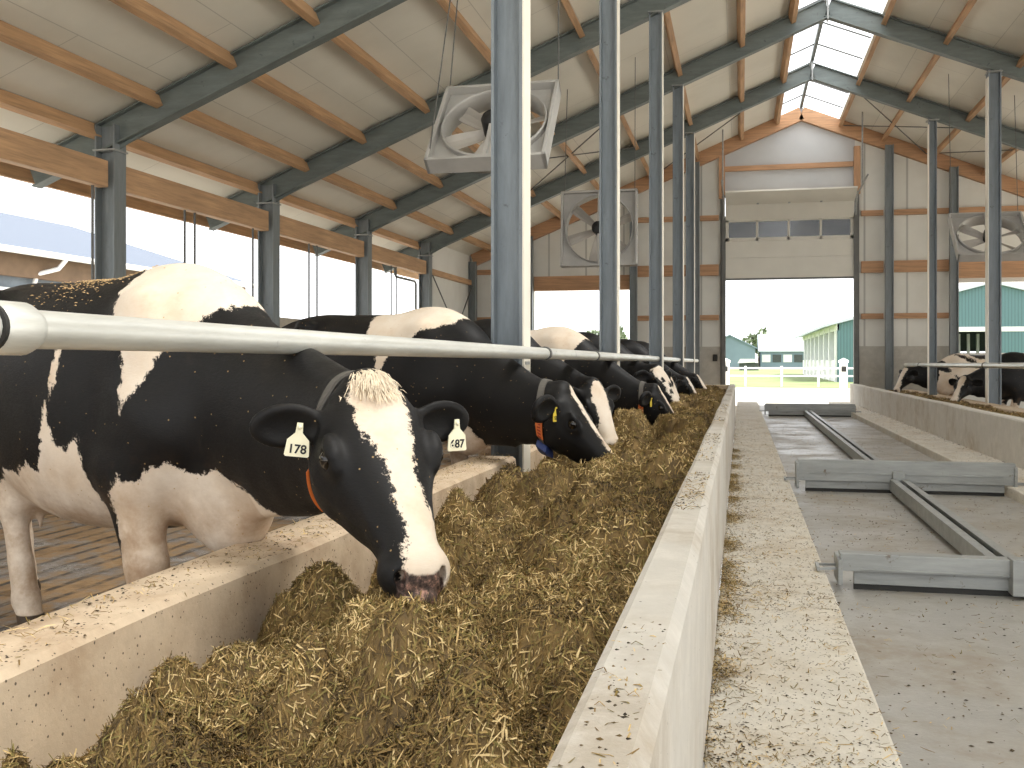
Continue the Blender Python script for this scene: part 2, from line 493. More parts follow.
# feed row posts (left)
for i, (x, y) in enumerate([(-1.53, 6.62), (-1.40, 10.85), (-1.235, 15.0), (-1.165, 19.2), (-1.14, 23.3)]):
    lab = ['big galvanised steel post nearest the camera, in the gap of the feed curb',
           'second galvanised post along the left feed curb, in front of the big square fan',
           'third galvanised post along the left feed curb, meeting a roof rafter',
           'fourth galvanised post of the left feed row, beyond the square fan',
           'farthest galvanised post of the left feed row, nearest the end wall'][i]
    r = empty('steel_post', (x, y, .15), 0, lab, 'post', 'posts of the left feed row')
    top = (under(x) if i < 2 else raft(x)-.15) - .15
    w = .215 if i == 0 else .19
    MB().beam((0, 0, 0), (0, 0, top), ibeam(w, w*.95, .02, .012), up=(1, 0, 0)).build('shaft', M['post'], r)
    MB().box((w/2+.001, -w*.5, .0), (w/2+.012, w*.5, top-.03)).build('lit_flange_strip', M['edge'], r)  # added strip: the flange's skylit brightness put into its colour
    MB().box((-.11, -.12, top-.02), (.11, .12, top)).build('cap_plate', M['galv'], r)
    if i == 0:
        for dz in (.0, .06):
            MB().box((.1, -.06, .88+dz), (.125, .06, .9+dz)).build('bracket', M['galv'], r)
# feed row posts (right)
for i, (x, y) in enumerate([(4.37, 19.2), (4.07, 23.3)]):
    w = (.21, .16)[i]
    r = empty('steel_post', (x, y, -.2), 0, ['galvanised steel post among the cows on the right, nearer and wider one', 'galvanised steel post among the cows on the right, farther and thinner one'][i], 'post', 'posts of the right feed row')
    MB().beam((0, 0, 0), (0, 0, raft(x)-.17+.2), ibeam(w, w*.95, .02, .012), up=(1, 0, 0)).build('shaft', M['post'], r)
    MB().box((-w/2-.012, -w*.5, 0), (-w/2-.001, w*.5, raft(x)-.1)).build('lit_flange_strip', M['edge'], r)  # same added strip on the alley side, painted as if lit by the skylight
    MB().box((-.12, -.13, raft(x)-.02), (.12, .13, raft(x)+.0)).build('cap_plate', M['galv'], r)

# purlins: one timber per bay
PX_L = [-7.68, -6.85, -5.87, -4.82, -3.6, -2.37, -1.15, 0.0, .92]
PX_R = [2.55, 3.6, 4.8, 6.0, 7.2, 8.4]
bays = list(zip(FR, FR[1:])) + [(FR[-1], YE)]
bn = ['in the nearest roof bay', 'in the second roof bay', 'in the third roof bay', 'in the fourth roof bay', 'in the last roof bay']
for side, xs in (('left', PX_L), ('right', PX_R)):
    for k, x in enumerate(xs):
        s = .41 if side == 'left' else -.41
        for j, (ya, yb) in enumerate(bays):
            z = under(x) - .11
            if not seen((x, ya+.1, z), (x, yb-.1, z), 30, 5): continue
            edge = x in (.92, 2.55)
            lab = (f'timber beam along the {side} edge of the ridge skylight {bn[j]}' if edge else
                   f'timber purlin {bn[j]}, {side} slope, {ORD[k if side == "left" else k-1]} {"up from the eave" if side == "left" else "down from the skylight"}')
            o = MB().bar((0, -(yb-ya)/2+.012, 0), (0, (yb-ya)/2-.012, 0), .09, .18, up=(-s, 0, 1)).build('timber_purlin', M['wood'], bevel=.006)
            o.location = (x, (ya+yb)/2, z)
            props(o, lab, 'purlin', f'roof purlins of the {side} slope')
# left eave beam (glulam) per bay, fascia beyond
for j, (ya, yb) in enumerate(bays[:4]):
    o = MB().box((-.07, -(yb-ya)/2+.14, -.16), (.07, (yb-ya)/2-.14, .16)).build('eave_beam', M['wood'], bevel=.008)
    o.location = (XL, (ya+yb)/2, CAM_Z+2.24)
    props(o, f'deep timber eave beam between left columns {bn[j].replace("roof ", "")}', 'beam', 'timber eave beams of the left side')
o = MB().box((-.03, -13, -.14), (.03, 11.8, .14)).build('fascia_board', M['wood']); o.location = (-8.72, 15.6, under(-8.72)-.1)
props(o, 'dark timber fascia board along the roof overhang outside the left columns', 'board')
# low outer wall on the left and the closed last bay
o = MB().box((XL-.25, 0, -.3), (XL-.08, FR[-1], 1.84)); struct(o.build('wall_left', M['parapet']))
o = MB().box((XL-.1, FR[-1]+.1, 0), (XL, YE, under(XL)-.02)); struct(o.build('wall_left_end', M['wall']))
for k, z in enumerate((1.9, 3.3)):
    g = MB().box((XL+.0, FR[-1]+.14, z-.07), (XL+.09, YE-.1, z+.07)).build('timber_girt', M['wood']); props(g, ['timber girt at mid height on the closed left bay before the end wall', 'timber girt at the top of the closed left bay before the end wall'][k], 'girt', 'girts of the left end bay')
for k, (a, b) in enumerate((((XL+.12, 23.5, 3.2), (XL+.12, 25.6, 1.9)), ((XL+.12, 27.2, 3.2), (XL+.12, 25.6, 1.9)))):
    g = MB().tube([a, b], .018, 6).build('brace_rod', M['wire']); props(g, ['thin steel brace rod leaning right on the closed left end bay', 'thin steel brace rod leaning left on the closed left end bay'][k], 'brace', 'wall brace rods')
# thin vertical curtain rods in the openings
for k, u in enumerate((94, 186, 196, 254, 310, 318, 392, 397)):
    y = at(u, XL)
    g = MB().tube([(0, 0, 1.8), (0, 0, CAM_Z+2.1)], .016, 6).build('curtain_rod', M['wire']); g.location = (XL-.02, y, 0)
    props(g, f'thin vertical rod in the open left side, {ORD[k]} from the left edge', 'rod', 'vertical rods of the left openings')
g = MB().tube([(0, -1.3, 1.3), (0, -1.25, 1.05), (0, -1.15, 1.0), (0, .2, 1.0), (0, .3, .95), (0, .3, .0)], .03, 8).build('drain_pipe', M['wire'])
g.location = (XL-.5, at(412, XL-.5), 2.1); props(g, 'thin bent grey drain pipe outside the last left opening', 'pipe')
# ------------------------------------------------------------------ end wall
YW = YE
def panel(name, x0, x1, z0, z1, mat, th=.12, y=YW, kind=True):
    top = (lambda x: under(x)-.0) if z1 == 'roof' else (lambda x: z1)
    xs = [x0] + ([XRIDGE] if x0 < XRIDGE < x1 and z1 == 'roof' else []) + [x1]
    poly = [(x0, z0), (x1, z0)] + [(x, top(x)) for x in reversed(xs)]
    o = MB().prism(poly, lambda a, b, t: (a, y + th*t, b)).build(name, mat)
    return struct(o) if kind else o
H_OP = CAM_Z + 1.93
panel('wall_end_left_corner', XL-.1, -5.66, 0, 'roof', M['wall'])
panel('wall_end_left_header', -5.66, -2.94, H_OP, 'roof', M['wall'])
panel('wall_end_left_sill', -5.66, -2.94, 0, .8, M['wall'])
panel('wall_end_left', -2.94, -.446, 0, 'roof', M['wall'])
panel('wall_end_gable', -.446, 2.9, CAM_Z+4.38, 'roof', M['white_wall'])
panel('wall_end_right', 2.9, 5.35, -.2, 'roof', M['wall'])
panel('wall_end_right_header', 5.35, XR, H_OP+.05, 'roof', M['wall'])
panel('wall_end_right_sill', 5.35, XR, -.2, 1.3, M['wall'])
for k, (a, b) in enumerate(((XL, -5.7), (-2.9, -.47), (2.93, 5.3))):
    o = MB().box((a, YW-.03, -.2), (b, YW+.0, CAM_Z+.36)); struct(o.build(f'baseboard_end_{k+1}', M['base_wall']))
# gable timber along the slopes
for side, xe in (('left', XL+.1), ('right', XR-.2)):
    o = MB().bar((xe, YW-.1, under(xe)-.19), (XRIDGE, YW-.1, under(XRIDGE)-.19), .16, .34).build('gable_timber', M['wood_x'])
    props(o, f'thick timber along the {side} slope of the end gable', 'beam', 'gable timbers')
# girts on the end wall
gz = [CAM_Z+3.82, CAM_Z+2.42, CAM_Z+1.14]
nm = ['upper', 'middle', 'lower']
def girt(x0, x1, z, h, lab, d=.1):
    o = MB().box((-(x1-x0)/2, -d, -h/2), ((x1-x0)/2, 0, h/2)).build('timber_girt', M['wood_x'], bevel=.006)
    o.location = ((x0+x1)/2, YW-.005, z); props(o, lab, 'girt', 'girts of the end wall')
for k, z in enumerate(gz):
    girt(-2.76, -1.28, z, .14 if k != 1 else .3, f'{nm[k]} timber girt on the end wall beside the left feed posts')
    girt(-1.08, -.58, z, .14 if k != 1 else .3, f'{nm[k]} short timber girt on the end wall just left of the big door')
    girt(3.05, 3.6, z, .14 if k != 1 else .3, f'{nm[k]} short timber girt on the end wall just right of the big door')
    girt(3.84, 5.18, z, .14 if k != 1 else .3, f'{nm[k]} timber girt on the end wall under the right fan side')
    if k != 1: girt(-7.35, -5.88, z if k else 3.6, .14, f'{nm[k]} timber girt in the left corner of the end wall')
girt(5.36, 7.9, gz[1]-.12, .42, 'deep timber lintel over the right opening of the end wall', .12)
girt(5.36, 7.9, gz[0], .14, 'upper timber girt on the end wall above the right fan')
girt(-5.64, -2.96, H_OP+.2, .4, 'deep timber lintel over the left opening of the end wall', .12)
for z, lab in ((CAM_Z+5.12, 'timber rail across the white gable, upper one'), (CAM_Z+4.45, 'timber rail across the white gable, lower one above the door')):
    girt(-.42, 2.86, z, .13, lab)
for x, lab in ((-.5, 'timber stud left of the white gable above the door'), (2.95, 'timber stud right of the white gable above the door')):
    o = MB().box((-.08, -.13, -.62), (.08, 0, .62)).build('timber_stud', M['wood_z']); o.location = (x, YW-.005, CAM_Z+4.95); props(o, lab, 'stud', 'studs of the gable')
for k, (x, z0) in enumerate(((-5.75, 0), (-2.85, 0), (-1.18, 0), (3.72, 0), (5.27, 0), (-7.38, 0))):
    lab = ['steel post left of the left opening in the end wall', 'steel post right of the left opening in the end wall', 'steel post on the end wall left of the big door',
           'steel post on the end wall right of the big door', 'steel post left of the right opening in the end wall', 'steel post in the left corner of the end wall'][k]
    o = MB().beam((0, 0, -.2), (0, 0, under(x)-.25), ibeam(.2, .18, .02, .012), up=(1, 0, 0)).build('wall_post', M['column']); o.location = (x, YW-.24, 0)
    props(o, lab, 'post', 'posts of the end wall')
# big sectional door, half raised
dr = struct(empty('door_1', (1.23, YW-.1, 0)))
def dpart(name, mb, mat, parent=dr): return mb.build(name, mat, parent, bevel=.004)
zt = [CAM_Z+2.17, CAM_Z+2.72, CAM_Z+3.17, CAM_Z+3.74]
x0, x1 = -1.63, 1.63
for a, b in ((zt[0], zt[1]), (zt[1], zt[2])):
    dpart('door_panel', MB().box((x0, -.03, a+.0015), (x1, .03, b-.0015)), M['door_panel'])
wp = dpart('window_section', MB().box((x0, -.03, zt[2]), (x1, .03, zt[2]+.09)).box((x0, -.03, zt[3]-.06), (x1, .03, zt[3]))
           .box((x0, -.03, zt[2]), (x0+.08, .03, zt[3])).box((x1-.08, -.03, zt[2]), (x1, .03, zt[3]))
           .box((-.84, -.03, zt[2]), (-.78, .03, zt[3])).box((-.03, -.03, zt[2]), (.03, .03, zt[3])).box((.78, -.03, zt[2]), (.84, .03, zt[3])), M['door_panel'])
gl = Nodes('door_glass'); gl.base((.05, .055, .06)); gl.rough(.08); gl.b.inputs['Alpha'].default_value = .8; M['glass'] = gl.m
for k in range(4):
    xa = [-1.55, -.78, .03, .84][k]; xb = [-.84, -.03, .78, 1.55][k]
    dpart('window_pane', MB().box((xa, -.008, zt[2]+.09), (xb, .008, zt[3]-.06)), M['glass'], wp)
# tilted and level sections
o = MB().bar((x0, -.12, zt[3]+.22), (x1, -.12, zt[3]+.2), .05, .47, up=(0, -.42, .9)); dpart('door_panel', o, M['door_panel'])
o = MB().bar((x0, -.62, zt[3]+.5), (x1, -.62, zt[3]+.5), .05, .75, up=(0, -.92, .28)); dpart('door_panel', o, M['door_panel'])
for x in (-.8, 0, .8):
    dpart('hinge', MB().box((x-.03, -.34, zt[3]+.36), (x+.03, -.25, zt[3]+.42)), M['galv'])
for x in (x0-.05, x1+.05):
    tr = dpart('door_track', MB().box((x-.05, -.08, 0), (x+.05, .06, zt[3]+.1)), M['door_dark'])
    dpart('roller_track', MB().tube([(x, -.05, zt[3]), (x, -.15, zt[3]+.3), (x, -.45, zt[3]+.52), (x, -2.6, zt[3]+.62)], .025, 6), M['galv'])
    dpart('track_hanger', MB().tube([(x, -1.5, zt[3]+.58), (x, -1.5, under(x+1.23)-.02)], .022, 6), M['galv'])
dpart('torsion_shaft', MB().tube([(x0-.1, -.12, CAM_Z+4.36), (x1+.1, -.12, CAM_Z+4.36)], .035, 8), M['door_dark'])
dpart('door_jamb', MB().box((x0-.14, .0, 0), (x0-.02, .12, zt[3]+.7)), M['door_dark']); dpart('door_jamb', MB().box((x1+.02, .0, 0), (x1+.14, .12, zt[3]+.7)), M['door_dark'])
# bottom rubber seal
dpart('bottom_seal', MB().box((x0, -.035, zt[0]-.04), (x1, .035, zt[0]+.01)), M['door_dark'])
# light switch box by the door
o = MB().box((-.06, -.06, -.09), (.06, 0, .09)).build('switch_box', M['dark'], bevel=.01); o.location = (-.68, YW-.03, CAM_Z+.06); props(o, 'small dark switch box on the end wall left of the big door', 'switch box')

# roof bracing rods and the fans' cables
for k, (a, b) in enumerate((((-4.9, 19.3), (-2.3, 23.2)), ((-2.0, 19.3), (-5.2, 23.2)), ((2.3, 23.4), (4.6, 27.2)), ((5.2, 23.4), (2.6, 27.2)), ((6.4, 23.4), (4.6, 27.2)), ((.8, 23.4), (-2.4, 27.2)))):
    p0 = (a[0], a[1], raft(a[0])+.05); p1 = (b[0], b[1], raft(b[0])+.05)
    o = MB().tube([p0, p1], .014, 6).build('brace_rod', M['wire'])
    props(o, f'thin roof brace rod under the panels, {["left slope, rising away", "left slope, falling away", "right slope from the skylight outward", "right slope towards the door", "far right slope", "left slope beside the skylight"][k]}', 'brace', 'roof brace rods')

# ------------------------------------------------------------------ curbs, rails
def curb_piece(name, y0, y1, lab):
    n = max(2, int((y1-y0)/.4))
    vs = []; fs = []
    prof = [(-1.70, 0), (-1.715, .46), (-1.70, .482), (-1.47, .487), (-1.45, .47), (-1.435, .2)]
    for i in range(n+1):
        y = y0 + (y1-y0)*i/n
        for (x, z) in prof:
            vs.append((x + .006*math.sin(3.1*y+z*9), y, z + (.006*math.sin(2.3*y+x*7) if z > .3 else 0)))
    m = len(prof)
    for i in range(n):
        for k in range(m-1):
            fs.append((i*m+k, (i+1)*m+k, (i+1)*m+k+1, i*m+k+1))
    fs.append(tuple(range(m))[::-1]); fs.append(tuple(n*m+k for k in range(m)))
    o = MB().add(vs, fs).build(name, M['curb']); return props(o, lab, 'curb', 'pieces of the left feed curb')
curb_piece('feed_curb', -1.0, 6.46, 'tan concrete feed curb in the left foreground, before the big steel post')
curb_piece('feed_curb', 6.78, 10.7, 'tan concrete feed curb between the first and second steel posts')
curb_piece('feed_curb', 11.0, 19.6, 'tan concrete feed curb beyond the second steel post')
# right wall of the trough
def wall_piece(name, y0, y1, lab, prof, mat, grp):
    n = max(2, int((y1-y0)/.5)); vs = []; fs = []; m = len(prof)
    for i in range(n+1):
        y = y0+(y1-y0)*i/n
        for (x, z) in prof: vs.append((x+.003*math.sin(2.1*y+z*5), y, z+(.004*math.sin(1.7*y+x*9) if z > .3 else 0)))
    for i in range(n):
        for k in range(m-1): fs.append((i*m+k, (i+1)*m+k, (i+1)*m+k+1, i*m+k+1))
    fs.append(tuple(range(m))[::-1]); fs.append(tuple(n*m+k for k in range(m)))
    o = MB().add(vs, fs).build(name, mat); return props(o, lab, 'wall', grp)
ZT = CAM_Z-.47
PROF = [(-.225, .2), (-.222, ZT-.012), (-.205, ZT), (-.125, ZT), (-.106, ZT-.025), (-.1, 0)]
wall_piece('trough_wall', -.5, 19.8, 'long pale concrete wall between the feed and the walkway', PROF, M['curb_grey'], 'trough walls')
o = MB().box((-1.45, 19.55, .2), (-.2, 19.8, ZT-.01)).build('trough_end', M['curb'], bevel=.015); props(o, 'concrete cross wall closing the far end of the left feed trough', 'wall')
yb = [5.0, 9.6, 13.6, 18.4, 23.2, YE-.05]
PR = [(2.775, 0), (2.77, .49), (2.785, .505), (2.91, .505), (2.925, .49), (2.93, .2)]
for k in range(5):
    wall_piece('feed_wall', yb[k]+.006, yb[k+1]-.006, f'grey concrete feed wall panel along the right cows, {ORD[4-k]} from the end wall', PR, M['curb_grey'], 'panels of the right feed wall')
o = MB().box((4.0, 5, -.2), (4.32, YE-.1, .36)).build('feed_curb', M['curb'], bevel=.02); props(o, 'low tan concrete curb under the posts and cows on the right', 'curb')

def rail(p0, p1, r, lab, clamps, coll=None):
    p0 = Vector(p0); p1 = Vector(p1); mid = (p0+p1)/2
    root = empty('neck_rail', mid, 0, lab, 'rail', 'neck rails')
    MB().tube([p0-mid, p0-mid+(p1-p0)*.5, p1-mid], r, 20).build('rail_tube', M['rail'], root)
    ax = (p1-p0).normalized()
    for t in clamps:
        c = p0 + (p1-p0)*t - mid
        MB().tube([c-ax*.02, c+ax*.02], r*1.22, 20).build('clamp', M['wire'], root)
    if coll is not None:
        c = p0 + (p1-p0)*coll - mid
        MB().tube([c-ax*.06, c-ax*.045, c+ax*.03, c+ax*.055], [r*1.12, r*1.34, r*1.34, r*1.08], 24).build('collar', M['rail'], root)
        MB().tube([c-ax*.066, c-ax*.056], [r*1.22, r*1.22], 24).build('seal_ring', M['dark'], root)
rail((-1.43, .2, CAM_Z+.068), (-1.06, 25.2, CAM_Z-.02), .04, 'long pale round neck rail over the left feed curb', ((at(541, -1.36)-.2)/25, (at(600, -1.25)-.2)/25), (at(9, -1.41)-.2)/25)
rail((4.02, 6, CAM_Z-.05), (4.02, 26.6, CAM_Z-.12), .045, 'pale round neck rail in front of the cows on the right', ((at(985, 4.02)-6)/20.6, (at(920, 4.02)-6)/20.6))

# ------------------------------------------------------------------ alley scrapers
def scraper(y, h, lab):
    r = empty('manure_scraper', (1.36, y, -.07), 0, lab, 'scraper', 'alley scrapers')
    a, b = -.86, .96
    # front board with a lip and a return flange
    MB().prism([(0, .1), (.02, .1), (.02, h-.02), (.1, h-.02), (.1, h), (0, h)], lambda p, q, t: (a + (b-a)*t, p, q)).build('top_board', M['galv'], r, bevel=.003)
    MB().prism([(.01, h*.62), (-.01, h*.60), (-.01, h*.58), (.01, h*.58)], lambda p, q, t: (a+.1 + (b-a-.2)*t, p, q)).build('crease', M['galv'], r)
    MB().box((a+.07, .03, .03), (b-.08, .06, .14)).build('blade_board', M['galv'], r, bevel=.003)
    MB().box((a+.07, .04, .0), (b-.08, .055, .035)).build('rubber_blade', M['dark'], r)
    for x, s in ((a, -1), (b, 1)):
        MB().box((x-.012, -.02, .03), (x+.012, .22, h-.03)).build('end_plate', M['galv'], r, bevel=.003)
        m = MB()
        m.bar((x, .02, .11), (x+s*.11, -.02, .11), .02, .012).bar((x, .12, .11), (x+s*.11, .1, .11), .02, .012).bar((x+s*.11, -.03, .11), (x+s*.11, .11, .11), .015, .02)
        m.build('guide_bracket', M['galv'], r)
    MB().box((-.05, -.05, .02), (.05, .06, .2)).build('hitch', M['galv'], r, bevel=.004)
    return r
YS = [5.42, 9.42, 21.9]
scraper(YS[0], .19, 'nearest galvanised alley scraper, cut by the right edge of the view')
scraper(YS[1], .29, 'middle galvanised alley scraper with the deepest board')
scraper(YS[2], .27, 'farthest alley scraper, before the open end door')
for a, b, lab in ((YS[0]+.08, YS[1]-.06, 'twin rail drive bar joining the near and middle scrapers'), (YS[1]+.08, YS[2]-.06, 'long twin rail drive bar joining the middle and far scrapers')):
    r = empty('drive_bar', (1.36, (a+b)/2, -.07), 0, lab, 'bar', 'scraper drive bars')
    L = (b-a)/2
    for s in (-1, 1):
        MB().prism([(s*.075, .03), (s*.06, .03), (s*.06, .12), (s*.02, .12), (s*.02, .135), (s*.075, .135)], lambda p, q, t, L=L: (p, -L + 2*L*t, q)).build('side_rail', M['galv'], r, bevel=.002)
    MB().box((-.055, -L, .035), (.055, L, .06)).build('web_plate', M['galv'], r)

# ------------------------------------------------------------------ fans
def fan(loc, tilt, w, lab, wires, yaw=0.0):
    r = empty('barn_fan', loc, 0, lab, 'fan', 'square barn fans')
    r.rotation_euler = (-tilt, 0, yaw)
    a = w/2; rr = w*.455; D = .09
    n = 48
    # square face sheet with a round mouth (in the XZ plane, facing -Y)
    vs = []; fs = []
    for k in range(n):
        t = 2*math.pi*k/n + math.pi/4
        c, s = math.cos(t), math.sin(t); q = a/max(abs(c), abs(s))
        for y in (-.0, .012):
            vs += [(c*q, y, s*q), (c*rr, y, s*rr)]
    for k in range(n):
        i = 4*k; j = 4*((k+1) % n)
        fs += [(i, j, j+1, i+1), (i+2, i+3, j+3, j+2)]
    MB().add(vs, fs).build('face_sheet', M['fan_body'], r)
    m = MB()
    for (p, q) in (((-a, -a), (a, -a)), ((a, -a), (a, a)), ((a, a), (-a, a)), ((-a, a), (-a, -a))):
        lo = (min(p[0], q[0])-.018, -D, min(p[1], q[1])-.018); hi = (max(p[0], q[0])+.018, D, max(p[1], q[1])+.018)
        m.box(lo, hi)
    m.build('frame', M['fan_body'], r, bevel=.004)
    m = MB(); pr = [(rr+.012, -.05), (rr, -.07), (rr-.008, -.05), (rr-.008, .16), (rr+.012, .16), (rr+.012, -.05)]
    m.lathe(pr, 48, Matrix.Rotation(R(-90), 4, 'X')).build('mouth_ring', M['fan_body'], r)
    m = MB(); m.lathe([(0, -.13), (.1, -.13), (.12, -.1), (.12, .08), (.0, .08)], 20, Matrix.Rotation(R(-90), 4, 'X')).build('motor', M['motor'], r)
    for s in (-1, 1):
        MB().bar((0, -.09, s*.1), (0, -.05, s*a), .035, .05, up=(0, 1, 0)).build('motor_strut', M['fan_body'], r)
    for k in range(6):
        t = 2*math.pi*k/6 + .35
        ex = Vector((math.cos(t), 0, math.sin(t))); et = Vector((-math.sin(t), 0, math.cos(t))); ey = Vector((0, 1, 0))
        vs = []; fs = []
        for (q, wd, tw) in ((.08, .05, .6), (.25*rr*2, .075, .5), (.4*rr*2, .09, .4), (.49*rr*2, .09, .34)):
            for s in (-1, -.3, .4, 1):
                p = ex*q + (et*math.cos(tw) + ey*math.sin(tw))*wd*s + ey*(.07 + .02*(1-s*s))
                vs.append(p)
        for i in range(3):
            for j in range(3): fs.append((i*4+j, i*4+j+1, (i+1)*4+j+1, (i+1)*4+j))
        o = MB().add(vs, fs).build('blade', M['fan_blade'], r); sd = o.modifiers.new('s', 'SOLIDIFY'); sd.thickness = .006
    Mi = (Matrix.Translation(loc) @ Matrix.Rotation(yaw, 4, 'Z') @ Matrix.Rotation(-tilt, 4, 'X')).inverted()
    for p in wires:
        q = Mi @ Vector(p[1])
        MB().tube([p[0], q], .007, 6).build('hanger_chain', M['wire'], r)
    return r
def hang(x, y): return (x, y, under(x)-.02)
A = .58
fan((-2.40, 9.7, CAM_Z+2.34), R(40), 1.16, 'square grey fan hanging tilted behind the nearest steel post', [((-A, 0, A), hang(-2.9, 10.4)), ((A, 0, A), hang(-1.82, 10.1)), ((-A, 0, -A), hang(-2.75, 9.9))])
fan((-2.42, 17.4, CAM_Z+2.3), R(4), 1.3, 'square grey fan hanging upright beside the second steel post', [((-.62, 0, .62), hang(-3.0, 17.5)), ((.62, 0, .62), hang(-1.8, 17.5))])
fan((4.62, 20.6, CAM_Z+2.36), R(46), 1.28, 'square grey fan over the cows on the right', [((-.6, 0, .6), hang(4.0, 21.2)), ((.6, 0, .6), hang(5.2, 21.2))])
o = MB().box((-.13, -.06, -.09), (.13, .06, .09)).box((-.17, -.02, -.02), (-.13, .02, .02)).build('junction_box', M['door_dark'], bevel=.01); o.location = (-2.37, 9.5, under(-2.37)-.28); props(o, 'small grey junction box on the purlin above the nearest fan', 'junction box')

# ------------------------------------------------------------------ outdoors
g = MB().box((-150, 27.7, -.6), (150, 46, -.12)); struct(g.build('ground_yard', M['yard']))
g = MB().box((-300, 46, -.6), (300, 420, -.1)); struct(g.build('ground_field', M['grass']))
g = MB().box((-300, -60, -.8), (-7.76, 27.7, -.3)); struct(g.build('ground_left', M['yard']))
g = MB().box((11, -60, -.8), (300, 27.7, -.3)); struct(g.build('ground_right', M['yard']))
g = MB().box((-7.76, -60, -.8), (11, -3, -.05)); struct(g.build('ground_behind', M['yard']))

def gable_house(name, x0, x1, y0, y1, zb, ze, zr, axis, wallm, roofm, lab, over=.3):
    """axis: direction of the ridge"""
    r = empty(name, ((x0+x1)/2, (y0+y1)/2, zb), 0, lab, 'building')
    a, b = (x1-x0)/2, (y1-y0)/2; H, P = ze-zb, zr-zb
    if axis == 'y':
        MB().prism([(-a, 0), (a, 0), (a, H), (0, P), (-a, H)], lambda p, q, t: (p, -b+2*b*t, q)).build('wall', wallm, r)
        for s in (-1, 1):
            k = (P-H)/a
            MB().prism([(0, P+.02), (s*(a+over), P+.02-k*(a+over)), (s*(a+over), P+.2-k*(a+over)), (0, P+.2)], lambda p, q, t: (p, -b-over+2*(b+over)*t, q)).build('roof', roofm, r)
    else:
        MB().prism([(-b, 0), (b, 0), (b, H), (0, P), (-b, H)], lambda p, q, t: (-a+2*a*t, p, q)).build('wall', wallm, r)
        for s in (-1, 1):
            k = (P-H)/b
            MB().prism([(0, P+.02), (s*(b+over), P+.02-k*(b+over)), (s*(b+over), P+.2-k*(b+over)), (0, P+.2)], lambda p, q, t: (-a-over+2*(a+over)*t, p, q)).build('roof', roofm, r)
    return r
ZG = -.1
hs = gable_house('farm_shed', -5.2, 2.0, 148, 166, ZG, CAM_Z+1.7, CAM_Z+3.5, 'y', M['slate'], M['slate'], 'blue grey gabled shed seen through the big end door')
r = gable_house('long_barn', 2.75, 16, 150, 160, ZG, CAM_Z+1.3, CAM_Z+3.6, 'x', M['slate'], M['pale_roof'], 'long low barn with pale roof beyond the grass')
for k in range(5):
    w = MB().box((-6.4+1.5*k, -5.06, .9), (-5.2+1.5*k, -4.98, 2.0)).build('window', M['white'] if k in (0, 2) else M['shade'], r)
r = empty('small_shelter', (-.2, 120, ZG), 0, 'small white roofed shelter beside the blue grey shed', 'shelter')
for (a, b, c) in ((.2, 'wall', M['shade']),):
    MB().box((0, 0, 0), (2.2, 2, .9)).build('wall', M['shade'], r)
MB().prism([(-.2, .85), (2.2, .95), (2.0, 1.35), (.1, 1.35)], lambda p, q, t: (p, -.3+2.6*t, q)).build('roof', M['white'], r)
# teal barn on the right, its open long side towards us
r = empty('teal_barn', (13.1, 75, ZG), 0, 'teal clad barn with white posts standing right of the yard', 'building')
h0, hp, a = CAM_Z+2.0-ZG, CAM_Z+4.1-ZG, 7.9
yf = -17
MB().prism([(-a, 2.9), (a, 2.9), (a, h0), (0, hp), (-a, h0)], lambda p, q, t: (p, yf+.25*t, q)).build('gable_cladding', M['teal'], r)
MB().box((.3, yf, 0), (a, yf+.25, 2.9)).build('cladding', M['teal'], r)
MB().box((-a, yf, 0), (-1.7, yf+.25, 2.9)).build('cladding', M['teal'], r)
MB().box((-1.7, yf-.06, 2.75), (a, yf+.3, 3.0)).build('fascia', M['white'], r)
MB().box((.2, yf-.06, 0), (.38, yf+.3, 2.8)).build('door_post', M['white'], r)
for s in (-1, 1):
    k = (hp-h0)/a
    MB().prism([(0, hp+.02), (s*(a+.7), hp+.02-k*(a+.7)), (s*(a+.7), hp+.16-k*(a+.7)), (0, hp+.16)], lambda p, q, t: (p, yf-.3+32.6*t, q)).build('roof', M['pale_roof'], r)
for k in range(8):
    y = yf+.2+4*k
    MB().box((-a-.1, y, 0), (-a+.25, y+.45, h0-.1)).build('side_post', M['white'], r)
MB().box((-a-.04, yf, h0-.35), (-a+.1, yf+32, h0)).build('eave_board', M['white'], r)
MB().box((-a+.02, yf+.3, 0), (-a+.14, yf+32, 1.2)).build('low_side_wall', M['white'], r)
MB().box((-a+.3, yf+.3, 1.2), (-a+.36, yf+32, h0-.3)).build('side_curtain', M['slate'], r)
MB().box((-2.2, yf+8, 1.75), (a, yf+8.2, 3.4)).build('inner_wall', M['shade'], r)
for x in (-1.55, -1.1, -.6, -.1):
    MB().box((x, yf+3, 0), (x+.14, yf+3.2, 2.7)).build('inner_post', M['white'], r)
# fence
r = empty('white_fence', (1.4, 47, ZG), 0, 'white two rail fence across the grass beyond the end door', 'fence')
for k in range(9): MB().box((-6+1.6*k-.05, -.05, 0), (-6+1.6*k+.05, .05, .95)).build('fence_post', M['white'], r)
for z in (.5, .85): MB().box((-6, -.07, z-.04), (6.8, -.04, z+.04)).build('fence_rail', M['white'], r)
for x, y, lab in ((4.0, 42, 'white gate post with dark latch right of the end door opening'), (-.62, 42, 'white gate post with dark latch left of the end door opening')):
    r = empty('gate_post', (x, y, ZG), 0, lab, 'post', 'gate posts outside')
    MB().lathe([(.0, 0), (.16, 0), (.16, 1.1), (.2, 1.12), (.2, 1.2), (0, 1.3)], 14).build('post_body', M['white'], r)
    MB().box((-.09, -.22, .75), (.09, -.14, .95)).build('latch', M['dark'], r)

